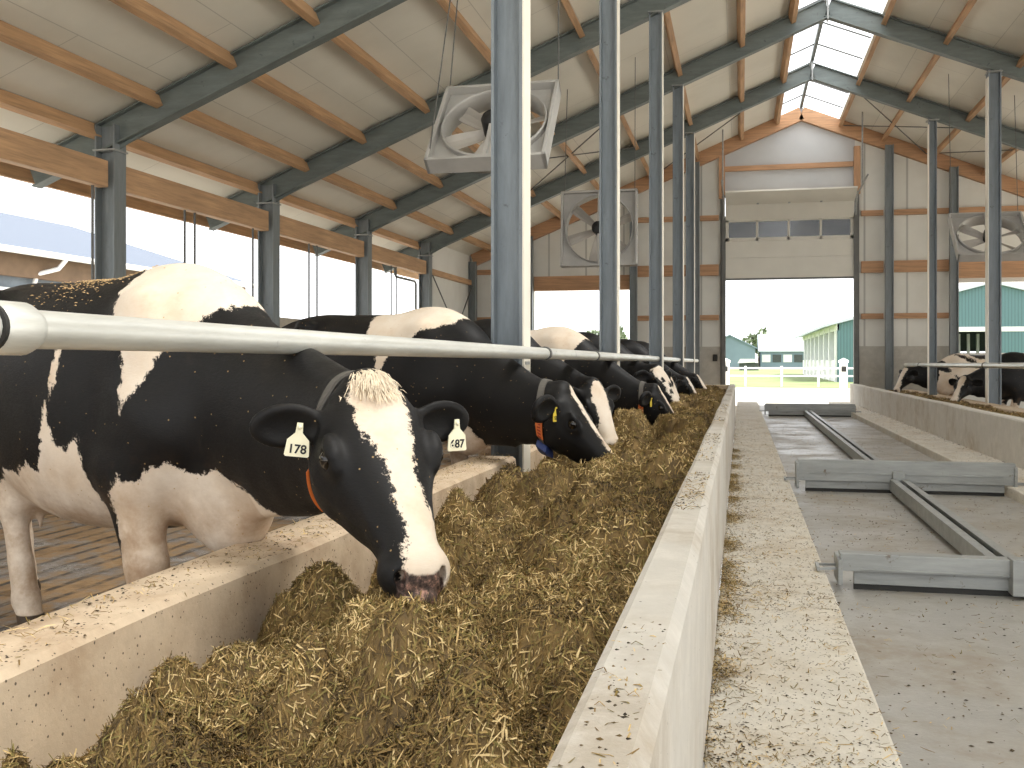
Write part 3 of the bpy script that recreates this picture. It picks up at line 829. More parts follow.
def tree(x, y, h, rad, lab, n=900):
    r = empty('tree', (x, y, ZG), 0, lab, 'tree', 'distant trees')
    MB().tube([(0, 0, 0), (.1, 0, h*.4), (0, .1, h*.75)], [.25, .18, .06], 8).build('trunk', M['bark'], r)
    th = rng.normal(size=(n, 3)); th /= np.linalg.norm(th, axis=1)[:, None]
    p = th*(rng.random((n, 1))**.4)*np.array([rad, rad, h*.35])*(1+.25*np.sin(th[:, :1]*5)) + np.array([0, 0, h*.65])
    d1 = rng.normal(size=(n, 3))*rad*.09; d2 = rng.normal(size=(n, 3))*rad*.09
    V = np.stack([p-d1, p-d2, p+d1, p+d2], 1).reshape(-1, 3)
    link_mesh('foliage', np_mesh('foliage', V, np.arange(4*n).reshape(-1, 4)), M['leaf'], r)
tree(3.2, 190, 6.6, 2.4, 'round green tree behind the far barn roof')
tree(-15.4, 120, 5.2, 2.6, 'green tree seen through the left opening of the end wall')

# neighbouring building on the left
r = empty('neighbour_barn', (-19, 14, 0), 0, 'grey walled building with blue hipped roof outside the left openings', 'building')
ze = CAM_Z+2.38
MB().box((-5, -22, -.3), (3.4, 14.6, ze-.25)).build('wall', M['grey_wall'], r)
xe = 3.9; zr = CAM_Z+4.3
MB().add([(xe, -22, ze), (xe, 15.6, ze), (-2, 14.2, zr), (-2, -22, zr), (-8, 15.6, ze), (-8, -22, ze)],
         [(0, 1, 2, 3), (2, 1, 4), (3, 2, 4, 5), (0, 3, 5), (0, 5, 4, 1)]).build('roof', M['blue_roof'], r)
MB().box((3.42, -22, ze-.55), (3.6, 15.2, ze-.06)).build('fascia', M['brown_board'], r)
MB().tube([(xe+.03, -22, ze-.03), (xe+.03, 15.6, ze-.03)], .07, 8).build('gutter', M['white'], r)
yy = at(28, -15.6)-14
MB().tube([(xe+.03, yy+.6, ze-.08), (xe-.1, yy+.5, ze-.3), (3.55, yy+.1, ze-.45), (3.5, yy, ze-.9), (3.5, yy, -.2)], .055, 8).build('downpipe', M['white'], r)
for k in range(8):
    y = at(9, -15.6)-14 - 10 + 3.1*k
    w = MB().box((3.38, y-1.1, .9), (3.46, y+1.1, ze-.8)).build('window_frame', M['white'], r)
    MB().box((3.44, y-1.0, 1.0), (3.475, y+1.0, ze-.9)).build('window_pane', M['shade'], w)

# ------------------------------------------------------------------ cows: signed distance field and surface nets
class Field:
    def __init__(s, xs, ys, zs):
        s.ax = [np.asarray(a, dtype=np.float32) for a in (xs, ys, zs)]
        s.D = np.full([len(a) for a in s.ax], .6, dtype=np.float32)
    def sub(s, lo, hi):
        sl = []; gr = []
        for i, a in enumerate(s.ax):
            i0 = int(np.searchsorted(a, lo[i])); i1 = int(np.searchsorted(a, hi[i]))
            sl.append(slice(i0, i1)); sh = [1, 1, 1]; sh[i] = -1
            gr.append(a[i0:i1].reshape(sh))
        return tuple(sl), gr
    def put(s, fn, lo, hi, k=.03, op='add'):
        sl, g = s.sub(np.asarray(lo)-k-.05, np.asarray(hi)+k+.05)
        if min(x.size for x in g) == 0: return
        b = fn(*g).astype(np.float32); a = s.D[sl]
        if op == 'cut':
            h = np.clip(.5 - .5*(a + b)/k, 0, 1); s.D[sl] = a*(1-h) + (-b)*h + k*h*(1-h)
        else:
            h = np.clip(.5 + .5*(b-a)/k, 0, 1); s.D[sl] = b*(1-h) + a*h - k*h*(1-h)
    def ell(s, c, r, ax=None, k=.03, op='add'):
        c = np.asarray(c, float); r = np.asarray(r, float)
        A = np.eye(3) if ax is None else np.asarray(ax, float)
        rad = np.abs(A.T*r).sum(1) if ax is not None else r
        def fn(x, y, z):
            q = [(x-c[0])*A[i][0] + (y-c[1])*A[i][1] + (z-c[2])*A[i][2] for i in range(3)]
            k0 = np.sqrt(sum((q[i]/r[i])**2 for i in range(3))); k1 = np.sqrt(sum((q[i]/r[i]**2)**2 for i in range(3)))+1e-9
            return k0*(k0-1)/k1
        R_ = max(r)
        s.put(fn, c-R_, c+R_, k, op)
    def cone(s, a, b, ra, rb, side=None, k=.03):
        """elliptic tapered capsule; ra=(w,h)"""
        a = np.asarray(a, float); b = np.asarray(b, float)
        ra = (ra, ra) if np.isscalar(ra) else ra; rb = (rb, rb) if np.isscalar(rb) else rb
        L = np.linalg.norm(b-a); t_ = (b-a)/L
        if side is None:
            side = np.cross(t_, [0, 0, 1]) if abs(t_[2]) < .95 else np.array([0, 1., 0])
            if np.linalg.norm(side) < 1e-6: side = np.array([0, 1., 0])
        side = np.asarray(side, float); side = side - t_*side.dot(t_); side /= np.linalg.norm(side)
        up = np.cross(side, t_)
        def fn(x, y, z):
            X, Y, Z = x-a[0], y-a[1], z-a[2]
            q = X*t_[0]+Y*t_[1]+Z*t_[2]; t = np.clip(q/L, 0, 1); e = q-t*L
            ls = X*side[0]+Y*side[1]+Z*side[2]; lu = X*up[0]+Y*up[1]+Z*up[2]
            w = ra[0]+(rb[0]-ra[0])*t; h = ra[1]+(rb[1]-ra[1])*t; m = np.minimum(w, h)
            k0 = np.sqrt((ls/w)**2+(lu/h)**2+(e/m)**2); k1 = np.sqrt((ls/w**2)**2+(lu/h**2)**2+(e/m**2)**2)+1e-6
            return k0*(k0-1)/k1
        rr = max(max(ra), max(rb))
        s.put(fn, np.minimum(a, b)-rr, np.maximum(a, b)+rr, k)
    def loft(s, org, axes, rows, n=2.3, taper=.0, k=.05):
        """rows: (t, top, bottom, halfwidth) along axes[0]; axes = forward, left, up"""
        org = np.asarray(org, float); F_, S_, U_ = [np.asarray(v, float) for v in axes]
        rows = np.asarray(rows, float); T = rows[:, 0]
        tt = np.linspace(T[0], T[-1], 120)
        def cub(c):
            m = np.gradient(c, T); i = np.clip(np.searchsorted(T, tt)-1, 0, len(T)-2); d = T[i+1]-T[i]; x = (tt-T[i])/d
            return (2*x**3-3*x**2+1)*c[i] + (x**3-2*x**2+x)*d*m[i] + (-2*x**3+3*x**2)*c[i+1] + (x**3-x**2)*d*m[i+1]
        top, bot, wid = cub(rows[:, 1]), cub(rows[:, 2]), np.maximum(cub(rows[:, 3]), .01)
        R_ = float(max(np.abs(top).max(), np.abs(bot).max(), wid.max()))
        def fn(x, y, z):
            X, Y, Z = x-org[0], y-org[1], z-org[2]
            q = X*F_[0]+Y*F_[1]+Z*F_[2]; sd = X*S_[0]+Y*S_[1]+Z*S_[2]; u = X*U_[0]+Y*U_[1]+Z*U_[2]
            t = np.clip(q, T[0], T[-1]); e = q-t
            tp = np.interp(t, tt, top); bt = np.interp(t, tt, bot); w = np.interp(t, tt, wid)
            cz = (tp+bt)/2; h = np.maximum((tp-bt)/2, .01); lu = u-cz
            w = w*(1-taper*np.clip(-lu/h, 0, 1))
            m = np.minimum(w, h)
            k0 = (np.abs(sd/w)**n+np.abs(lu/h)**n+np.abs(e/m)**n)**(1/n)+1e-6
            gs = np.sqrt((np.abs(sd/w)**(n-1)/w)**2+(np.abs(lu/h)**(n-1)/h)**2+(np.abs(e/m)**(n-1)/m)**2)/k0**(n-1)+1e-6
            return np.clip((k0-1)/gs, -.4, .6)
        pts = []
        for t in (T[0], T[-1]):
            for a in (-R_, R_):
                for b in (-R_, R_): pts.append(org+F_*t+S_*a+U_*b)
        pts = np.array(pts); s.put(fn, pts.min(0)-.02, pts.max(0)+.02, k)
    def mesh(s):
        D = s.D; ins = D < 0
        c = [ins[i:i-1 or None, j:j-1 or None, l:l-1 or None] for i in (0, 1) for j in (0, 1) for l in (0, 1)]
        cnt = sum(x.astype(np.uint8) for x in c)
        act = (cnt > 0) & (cnt < 8)
        idx = np.argwhere(act); N = len(idx)
        ids = np.full(act.shape, -1, np.int32); ids[act] = np.arange(N)
        acc = np.zeros((N, 3)); num = np.zeros(N)
        cor = {}
        for i in (0, 1):
            for j in (0, 1):
                for l in (0, 1):
                    I = idx+np.array([i, j, l]); cor[i, j, l] = (D[I[:, 0], I[:, 1], I[:, 2]], np.stack([s.ax[a][I[:, a]] for a in range(3)], 1))
        ks = list(cor)
        for p in ks:
            for q in ks:
                if sum(abs(a-b) for a, b in zip(p, q)) == 1 and p < q:
                    d0, x0 = cor[p]; d1, x1 = cor[q]; m = (d0 < 0) != (d1 < 0)
                    t = d0/(d0-d1+1e-12)
                    pt = x0+(x1-x0)*t[:, None]
                    acc[m] += pt[m]; num[m] += 1
        V = acc/num[:, None]
        faces = []
        for a in range(3):
            b, c_ = (a+1) % 3, (a+2) % 3
            s0 = [slice(None)]*3; s1 = [slice(None)]*3; s0[a] = slice(0, -1); s1[a] = slice(1, None)
            for q in (b, c_):
                s0[q] = slice(1, -1); s1[q] = slice(1, -1)
            i0 = ins[tuple(s0)]; i1 = ins[tuple(s1)]
            E = np.argwhere(i0 != i1)
            if not len(E): continue
            flip = i0[E[:, 0], E[:, 1], E[:, 2]]
            E = E.copy(); E[:, b] += 1; E[:, c_] += 1
            def cell(db, dc):
                I = E.copy(); I[:, b] += db; I[:, c_] += dc
                return ids[I[:, 0], I[:, 1], I[:, 2]]
            Q = np.stack([cell(-1, -1), cell(0, -1), cell(0, 0), cell(-1, 0)], 1)
            Q[~flip] = Q[~flip][:, ::-1]
            faces.append(Q)
        F = np.concatenate(faces)
        F = F[(F >= 0).all(1)]
        return V, F

def axis_grid(lo, hi, flo, fhi, h, hf):
    a = np.arange(lo, flo, h); b = np.arange(flo, fhi, hf); c = np.arange(fhi, hi+h, h)
    return np.unique(np.concatenate([a, b, c]).round(5))

def poly_sd(px, pz, poly):
    """signed distance, positive inside"""
    P = np.asarray(poly, float); d = np.full(px.shape, 1e9); inside = np.zeros(px.shape, bool); n = len(P)
    for i in range(n):
        a, b = P[i], P[(i+1) % n]; e = b-a
        wx, wz = px-a[0], pz-a[1]
        t = np.clip((wx*e[0]+wz*e[1])/(e@e), 0, 1)
        d = np.minimum(d, (wx-e[0]*t)**2+(wz-e[1]*t)**2)
        c = ((a[1] > pz) != (b[1] > pz)) & (px < (b[0]-a[0])*(pz-a[1])/(b[1]-a[1]+1e-12)+a[0])
        inside ^= c
    d = np.sqrt(d); return np.where(inside, d, -d)

def cow(lab, withers, heading, poll, muzzle, polys, blaze, h=.016, hf=.009, floor=0.0, scale=1.0, group='cows along the left feed trough',
        front=((.5, .19), (.5, -.19)), hind=((-.72, .19), (-.72, -.19)), tags=(), collar=None, hair=False, girth=1.0, jaw_white=False, black_muzzle=False, noise_pat=None, head_polys=None, roll=0.0, detail=True, blaze_off=0.0, ear_droop=.05, neck_lift=-.02, wide=1.0, bits=False, ear=1.0, leg=1.12, deep=0.0, jaw=1.06):
    th = R(heading); fw = np.array([math.cos(th), math.sin(th)]); lf = np.array([-fw[1], fw[0]])
    O = np.array(withers[:2]) - .5*scale*fw
    def loc(p):
        d = np.array(p[:2])-O; return np.array([d@fw, d@lf, p[2]-floor])/scale
    pl, mz = loc(poll), loc(muzzle)
    f = mz-pl; Lh = np.linalg.norm(f); f /= Lh; hs = Lh/.54
    rt = np.cross(f, [0, 0, 1.]); rt /= np.linalg.norm(rt); up = np.cross(rt, f)
    if roll:
        c_, s_ = math.cos(roll), math.sin(roll); rt, up = rt*c_+up*s_, up*c_-rt*s_
    lt = -rt
    HP = lambda t, s, n: pl + (f*t + rt*s + up*n)*hs      # s > 0: the cow's right
    lo = np.minimum(np.array([-1.3, -.5, -.02]), np.minimum(pl, mz)-.35); hi = np.maximum(np.array([1.1, .5, 1.6]), np.maximum(pl, mz)+.35)
    lo[2] = -.03
    hl = np.minimum(pl, mz)-.16*hs; hh = np.maximum(pl, mz)+.16*hs
    hl[1] = min(HP(.05, .3, -.05)[1], HP(.05, -.3, -.05)[1], hl[1]); hh[1] = max(HP(.05, .3, -.05)[1], HP(.05, -.3, -.05)[1], hh[1])
    hl[0] = min(HP(.05, .3, -.05)[0], HP(.05, -.3, -.05)[0], hl[0]); hh[0] = max(HP(.05, .3, -.05)[0], HP(.05, -.3, -.05)[0], hh[0])
    F = Field(*[axis_grid(lo[i], hi[i], hl[i], hh[i], h, hf) for i in range(3)])
    # trunk
    rows = [(-1.08, 1.33, 1.12, .09), (-1.0, 1.39, .95, .18), (-.85, 1.43, .78, .25), (-.62, 1.455, .66, .285), (-.35, 1.445, .55, .345*girth), (-.05, 1.44, .505, .375*girth),
            (.22, 1.44, .52, .355*girth), (.42, 1.455, .555, .30), (.58, 1.45, .585, .265), (.74, 1.39, .60, .225), (.88, 1.28, .63, .16), (.95, 1.16, .70, .09)]
    rows = [(a, b, c-deep*(1 if a < .4 else 1.3), d) for a, b, c, d in rows]
    F.loft((0, 0, 0), ((1, 0, 0), (0, 1, 0), (0, 0, 1)), rows, 2.25)
    for s in (-1, 1):
        F.ell((-.58, s*.245, 1.36), (.09, .07, .06), k=.09)            # hook bones
        F.ell((-1.02, s*.11, 1.3), (.06, .045, .06), k=.06)            # pin bones
        F.ell((.52, s*.205, 1.08), (.15, .075, .30), k=.08)            # shoulder blade
        F.ell((.73, s*.17, .93), (.11, .08, .13), k=.08)               # point of shoulder
    F.ell((.76, 0, .63-deep*1.3), (.15, .12, .14), k=.1)                        # brisket
    F.ell((.42, 0, 1.40), (.2, .07, .07), k=.08)
    for (fx, fy) in front:
        s = 1 if fy > 0 else -1
        F.cone((.60, s*.19, .92), (.46, s*.205, .72), (.09*leg, .15*leg), (.08*leg, .125*leg), k=.07)
        kx = .5*(.47+fx)+.035; ky = (s*.2+fy)/2
        F.cone((.46, s*.205, .74), (kx, ky, .40), (.07*leg, .105*leg), (.05*leg, .058*leg), k=.05)
        F.ell((kx+.01, ky, .385), (.056*leg, .054*leg, .068*leg), k=.03)
        F.cone((kx, ky, .38), (fx, fy, .13), .044*leg, .039*leg, k=.03)
        F.ell((fx, fy, .125), (.05, .05, .05), k=.03)
        F.cone((fx+.005, fy, .11), (fx+.05, fy, .035), .042, (.055, .05), k=.02)
    for (hx, hy) in hind:
        s = 1 if hy > 0 else -1; sh = (hx+.72)*.5
        F.cone((-.80, s*.16, 1.14), (-.62+sh*.5, s*.2, .84), (.12, .21), (.09, .17), k=.1)
        F.cone((-.62+sh*.5, s*.2, .82), (hx-.07, (s*.19+hy)/2, .52), (.075, .13), (.045*leg, .068*leg), k=.06)
        F.ell((hx-.08, (s*.19+hy)/2, .5), (.06, .045, .065), k=.03)
        F.cone((hx-.07, (s*.19+hy)/2, .5), (hx, hy, .13), (.042*leg**.5, .05*leg**.5), .043*leg**.5, k=.03)
        F.ell((hx, hy, .125), (.052, .052, .05), k=.03)
        F.cone((hx+.005, hy, .11), (hx+.05, hy, .035), .045, (.058, .05), k=.02)
    F.ell((-.52, 0, .62), (.25, .19, .17), k=.08)                      # udder
    for (x, y) in ((-.42, .09), (-.42, -.09), (-.6, .08), (-.6, -.08)): F.cone((x, y, .5), (x, y, .42), .02, .014, k=.02)
    F.cone((-1.06, 0, 1.35), (-1.15, 0, 1.2), .045, .03, k=.04); F.cone((-1.15, 0, 1.2), (-1.14, .02, .75), .028, .02, k=.02)
    F.ell((-1.14, .02, .6), (.045, .045, .18), k=.03)
    # neck
    P0 = np.array([.52, 0, 1.06]); P3 = HP(.075, 0, -.115)
    hor = f.copy(); hor[2] = 0; hor /= np.linalg.norm(hor)+1e-9
    dist = np.linalg.norm(P3-P0)
    P1 = P0+np.array([.40*dist, 0, -.13*dist]); P2 = P3-hor*.25*dist+np.array([0, 0, neck_lift*dist])
    bz = lambda t: (1-t)**3*P0+3*(1-t)**2*t*P1+3*(1-t)*t*t*P2+t**3*P3
    prof = lambda t: (np.interp(t, [0, .25, .5, .75, 1], [.225, .19, .155, .122, .10*hs]), np.interp(t, [0, .25, .5, .75, 1], [.345, .305, .26, .21, .15*hs]))
    NS = 9
    for i in range(NS):
        t0, t1 = i/NS, (i+1)/NS; a, b = bz(t0), bz(t1); tg = (b-a)/np.linalg.norm(b-a); sd = np.cross(tg, [0, 0, 1.])
        F.cone(a, b, prof(t0), prof(t1), side=sd, k=.035)
    a, b = np.array([.82, 0, .68]), bz(.62)-np.array([0, 0, .2])       # dewlap
    F.cone(a, b, (.05, .12), (.03, .06), side=np.array([0, 1., 0]), k=.08)
    # head
    hr = [(-.035, -.03, -.11, .055), (0, .010, -.16, .082), (.05, .020, -.20, .100), (.10, .020, -.228, .108), (.16, .012, -.236, .112), (.22, .005, -.222, .102), (.30, -.002, -.186, .082),
          (.38, -.004, -.155, .068), (.45, -.008, -.140, .066), (.50, -.014, -.132, .068), (.53, -.028, -.120, .058), (.548, -.05, -.10, .036)]
    hr = np.array(hr); hr[:, 3] *= np.interp(hr[:, 0], [0, .1, .2, .34, .42], [1.12*wide, 1.2*wide, 1.2*wide, 1.12*wide, 1]); hr[:, 2] *= np.interp(hr[:, 0], [.3, .42], [jaw, 1.03])
    ew = 1.17*wide; sE = .1164*wide
    F.loft(pl, (f, rt, up), hr*hs, 2.6, .3, k=.035)
    axh = np.array([f, rt, up])
    F.ell(HP(-.005, 0, -.005), np.array([.05, .06, .045])*hs, axh, k=.04)
    F.ell(HP(.488, 0, -.07), np.array([.052, .079, .056])*hs, axh, k=.03)
    F.ell(HP(.47, 0, -.13), np.array([.05, .048, .028])*hs, axh, k=.02)
    for s in (-1, 1):
        F.ell(HP(.16, s*.07*ew, -.155), np.array([.085, .045, .075])*hs, axh, k=.04)       # cheek
        F.ell(HP(.183, s*(sE-.006), -.044), np.array([.046, .022, .032])*hs, axh, k=.035)      # orbit
        F.ell(HP(.168, s*(sE+.004), -.020), np.array([.036, .014, .012])*hs, axh, k=.02)    # brow
        F.ell(HP(.185, s*(sE+.020), -.047), np.array([.027, .018, .018])*hs, axh, k=.006, op='cut')
        F.ell(HP(.30, s*.05, -.06), np.array([.1, .022, .02])*hs, axh, k=.03)          # cheek ridge
        F.ell(HP(.516, s*.045, -.046), np.array([.016, .012, .02])*hs, axh, k=.012, op='cut')
        F.ell(HP(.524, s*.040, -.060), np.array([.014, .010, .012])*hs, axh, k=.012, op='cut')
        F.ell(HP(.46, s*.062, -.112), np.array([.06, .02, .006])*hs, axh, k=.01, op='cut')   # mouth line
        # ear
        e = rt*s*.95 - hor*.22 - np.array([0, 0, ear_droop]); e /= np.linalg.norm(e)
        nn = hor-np.array([0, 0, .25]); nn = nn - e*nn.dot(e); nn /= np.linalg.norm(nn); w_ = np.cross(nn, e)
        A_ = np.array([e, w_, nn]); rc = HP(.062, s*.105, -.06)
        he = hs*ear
        F.cone(rc, rc+e*.06*he, .034*he, .03*he, k=.03)
        F.ell(rc+e*.125*he, np.array([.115, .074, .024])*he, A_, k=.02)
        F.ell(rc+e*.12*he+nn*.026*he, np.array([.094, .056, .024])*he, A_, k=.012, op='cut')
    F.D[:, :, F.ax[2] < 0] = np.maximum(F.D[:, :, F.ax[2] < 0], .01)
    V, Fc = F.mesh()
    E_ = np.concatenate([Fc[:, [0, 1]], Fc[:, [1, 2]], Fc[:, [2, 3]], Fc[:, [3, 0]]])
    qh = (V-pl)/hs; far = np.clip(((qh@f < .06)*1.0) * (np.linalg.norm(V-HP(.06, .18, -.06), axis=1) > .15*hs) * (np.linalg.norm(V-HP(.06, -.18, -.06), axis=1) > .15*hs) * (V[:, 2] > .3), 0, 1)
    for it in range(24):
        sm = np.zeros_like(V); ct = np.zeros(len(V))
        for a_ in range(3): sm[:, a_] = np.bincount(E_[:, 0], V[E_[:, 1], a_], len(V))+np.bincount(E_[:, 1], V[E_[:, 0], a_], len(V))
        ct = np.bincount(E_[:, 0], minlength=len(V))+np.bincount(E_[:, 1], minlength=len(V))
        V = V+(sm/np.maximum(ct, 1)[:, None]-V)*(.6*np.maximum(far, .12 if it < 2 else 0))[:, None]
    me = np_mesh('body', V, Fc, True)
    # ---- coat
    q = (V-pl)/hs; t_ = q@f; s_ = q@rt; n_ = q@up
    head = (t_ > .0) & (np.abs(s_) < .15) & (t_ < .62) & (n_ > -.3) & (n_ < .12) & ~((n_ < -.2) & (t_ < .05))
    coat = np.full(len(V), -.2)
    for p in polys:
        side = p[1] if len(p) == 2 and isinstance(p[1], str) else None
        pp = p[0] if side else p
        sd = poly_sd(V[:, 0], V[:, 2], pp)
        if side == 'right': sd = np.where(V[:, 1] < .02, sd, np.minimum(sd, -.05))
        if side == 'left': sd = np.where(V[:, 1] > -.02, sd, np.minimum(sd, -.05))
        sd = np.where(V[:, 0] > 1.12, -.2, sd)
        coat = np.maximum(coat, sd)
    if noise_pat is not None:
        ph, thr = noise_pat
        w = sum(np.sin(V@np.array(d)*fr+o) for d, fr, o in zip(((1, .4, .5), (-.6, .9, .8), (.3, -.8, 1), (.9, .3, -.9)), (5, 7, 6, 11), ph))/4
        m = (V[:, 0] < 1.0) & ~head
        coat = np.where(m, np.maximum(coat, (w-thr)*.15), coat)
    bt, bw = zip(*blaze)
    hw = np.interp(t_, bt, bw) - np.abs(s_-np.interp(t_, [0, .3, .5], blaze_off if isinstance(blaze_off, list) else [0, blaze_off, 0]))
    cn = n_ + np.interp(t_, [0, .2, .35, .45, .5], [.05, .05, .055, .07, .13])
    ch = np.minimum(hw, cn*1.3)
    if head_polys is not None:
        for (c_t, c_s, c_n, r_) in head_polys:
            sg = r_/abs(r_) if r_ else 1
            dd = abs(r_) - np.sqrt((t_-c_t)**2+(s_-c_s)**2+(n_-c_n)**2)
            ch = np.maximum(ch, dd) if sg > 0 else np.minimum(ch, -dd)
    coat = np.where(head, ch, coat)
    attr(me, 'coat', coat)
    nose = np.minimum(np.minimum((t_-.497)*40, (.066-np.abs(s_))*40), (-.010-n_)*40)
    inn = 0
    attr(me, 'skin', np.where(head, np.clip(nose, 0, 1), inn))
    attr(me, 'hoof', np.clip((.085-V[:, 2])*40, 0, 1))
    attr(me, 'dirt', np.clip((.85-V[:, 2])*2.2, 0, .85)*(V[:, 0] < 1.0))
    root = empty('cow', (O[0], O[1], floor), th, lab, 'cow', group)
    root.scale = (scale,)*3
    body = link_mesh('body', me, M['cow'], root)
    bv = None
    if detail:
        for s in (-1, 1):
            MB().ball(HP(.185, s*(sE-.0), -.046), .0265*hs, 14, 10).build('eye', M['eye'], root)
        # tail tuft stays in the body; collar and tags
    if collar is not None:
        bv = BVHTree.FromPolygons([tuple(v) for v in V], [tuple(x) for x in Fc])
        tc = collar.get('t', .84); c = bz(tc); tg = bz(tc+.03)-bz(tc-.03); tg /= np.linalg.norm(tg)
        tilt = collar.get('lean', 0.0)
        sd = np.cross(tg, [0, 0, 1.]); sd /= np.linalg.norm(sd); uu = np.cross(sd, tg)
        tg2 = tg*math.cos(tilt)+uu*math.sin(tilt); uu = uu*math.cos(tilt)-tg*math.sin(tilt); tg = tg2
        def ring(a0, a1, wd, off, th_, n):
            vs = []; fs = []
            for i in range(n+1):
                a = a0+(a1-a0)*i/n; d = sd*math.sin(a)-uu*math.cos(a)     # a=0 bottom, a>0 towards the cow's right
                rad = []
                for w in (-wd/2, wd/2):
                    o_ = c+tg*w+d*.7
                    hit = bv.ray_cast(Vector(o_), Vector(-d), .7)
                    rad.append(.7-hit[3] if hit[0] is not None else .2)
                for w, rd in zip((-wd/2, wd/2), rad):
                    vs += [c+tg*w+d*(rd+off-.004), c+tg*w+d*(rd+off+th_)]
            for i in range(n):
                k = 4*i
                fs += [(k, k+4, k+5, k+1), (k+2, k+3, k+7, k+6), (k+1, k+5, k+7, k+3), (k, k+2, k+6, k+4)]
            fs += [(0, 1, 3, 2), (4*n, 4*n+2, 4*n+3, 4*n+1)]
            return MB().add(vs, fs, False)
        cr = ring(-math.pi, math.pi, .04, .004, .004, 64).build('collar', M['strap'], root)
        a0, a1 = collar.get('orange', (.9, 1.5))
        lb = ring(a0, a1, .05, .009, .006, 8).build('label_plate', M['orange'], cr)
        nk = 6
        for i in range(nk):
            aa = a0+(a1-a0)*(i+.25)/nk
            ring(aa, aa+(a1-a0)/nk*.45, .028, .0155, .0012, 2).build('label_mark', M['red_ink'], lb)
        if 'blue' in collar:
            b0, b1 = collar['blue']; ring(b0, b1, .075, .006, .045, 6).build('sensor', M['blue'], cr, bevel=.006)
    for (s, num, mat, kk, tilt) in tags:
        e = rt*s*.95 - hor*.22 - np.array([0, 0, ear_droop]); e /= np.linalg.norm(e)
        nn = hor-np.array([0, 0, .25]); nn = nn-e*nn.dot(e); nn /= np.linalg.norm(nn)
        pos = HP(.062, s*.105, -.06)+e*kk*hs*ear+nn*.016
        hn = nn.copy(); hn[2] = 0; hn /= np.linalg.norm(hn)          # tag faces forwards, hangs straight down
        X = np.cross([0, 0, 1.], hn); X /= np.linalg.norm(X)
        if tilt:
            Z = np.array([0, 0, 1.])*math.cos(tilt)+X*math.sin(tilt); X = X*math.cos(tilt)-np.array([0, 0, 1.])*math.sin(tilt)
        else: Z = np.array([0, 0, 1.])
        Tm = Matrix((Vector(X), Vector(Z), Vector(hn))).transposed().to_4x4(); Tm.translation = Vector(pos)
        ol = [(-.008, .012), (.008, .012), (.010, -.016), (.030, -.036), (.034, -.078), (.030, -.082), (-.030, -.082), (-.034, -.078), (-.030, -.036), (-.010, -.016)]
        tg_ = MB().prism(ol, lambda a, b, t: (a, b, .004*t)).build('ear_tag', M[mat], root, M=Tm)
        MB().ball((0, 0, .006), (.007, .007, .005), 10, 6).build('tag_button', M[mat], tg_, M=Tm)
        if num:
            cu = bpy.data.curves.new('num', 'FONT'); cu.body = num; cu.size = .034; cu.align_x = 'CENTER'; cu.extrude = .0006; cu.offset = .0008
            to = bpy.data.objects.new('num', cu); COL.objects.link(to)
            bpy.context.view_layer.update()
            dg = bpy.context.evaluated_depsgraph_get()
            tm = bpy.data.meshes.new_from_object(to.evaluated_get(dg)); bpy.data.objects.remove(to)
            tm.transform(Tm @ Matrix.Translation((0, -.072, .0046)))
            link_mesh('tag_number', tm, M['ink'], tg_)
    if bits:
        if bv is None: bv = BVHTree.FromPolygons([tuple(v) for v in V], [tuple(x) for x in Fc])
        vs = []; fs = []
        for i in range(380):
            px, py_ = rng.normal(.06, .15), rng.normal(-.10, .09)
            hit = bv.ray_cast(Vector((px, py_, 1.9)), Vector((0, 0, -1)), 1.0)
            if hit[0] is None: continue
            p = np.array(hit[0])+[0, 0, .003]; a = rng.uniform(0, 6.28); L = rng.uniform(.003, .009); W = rng.uniform(.001, .003)
            d = np.array([math.cos(a), math.sin(a), rng.normal(0, .2)])*L; e = np.array([-math.sin(a), math.cos(a), 0])*W
            k = len(vs); vs += [p-d-e, p-d+e, p+d+e*.5, p+d-e*.5, p+[0, 0, W*1.5]]; fs += [(k, k+1, k+4), (k+1, k+2, k+4), (k+2, k+3, k+4), (k+3, k, k+4)]
        props(MB().add(vs, fs).build('straw_crumb', M['straw_bit'], root), 'straw crumbs lying on the back', kind='stuff')
    if hair:
        if bv is None: bv = BVHTree.FromPolygons([tuple(v) for v in V], [tuple(x) for x in Fc])
        n = 420; vs = []; fs = []
        for i in range(n):
            t = rng.uniform(-.03, .045); s = rng.normal(0, .028)
            o_ = HP(t, s, .2); hit = bv.ray_cast(Vector(o_), Vector(-up), 1)
            if hit[0] is None: continue
            p = np.array(hit[0]); ln = rng.uniform(.03, .065)*hs*(1-.4*abs(s)/.06)
            d = f*rng.uniform(.6, 1.0)+rt*(rng.normal(0, .22)+s*3)+up*.12; d /= np.linalg.norm(d)
            w = np.cross(d, up); w /= np.linalg.norm(w); w *= .0013
            k = len(vs)
            p1 = p+d*ln*.5+up*.007; p2 = p+d*ln+up*.002
            vs += [p-w, p+w, p1-w, p1+w, p2-w*.3, p2+w*.3]; fs += [(k, k+1, k+3, k+2), (k+2, k+3, k+5, k+4)]
        props(MB().add(vs, fs, True).build('forelock', M['hair_white'], root), 'pale tuft of hair on the poll', kind='stuff')
    return root, body, V, O, th

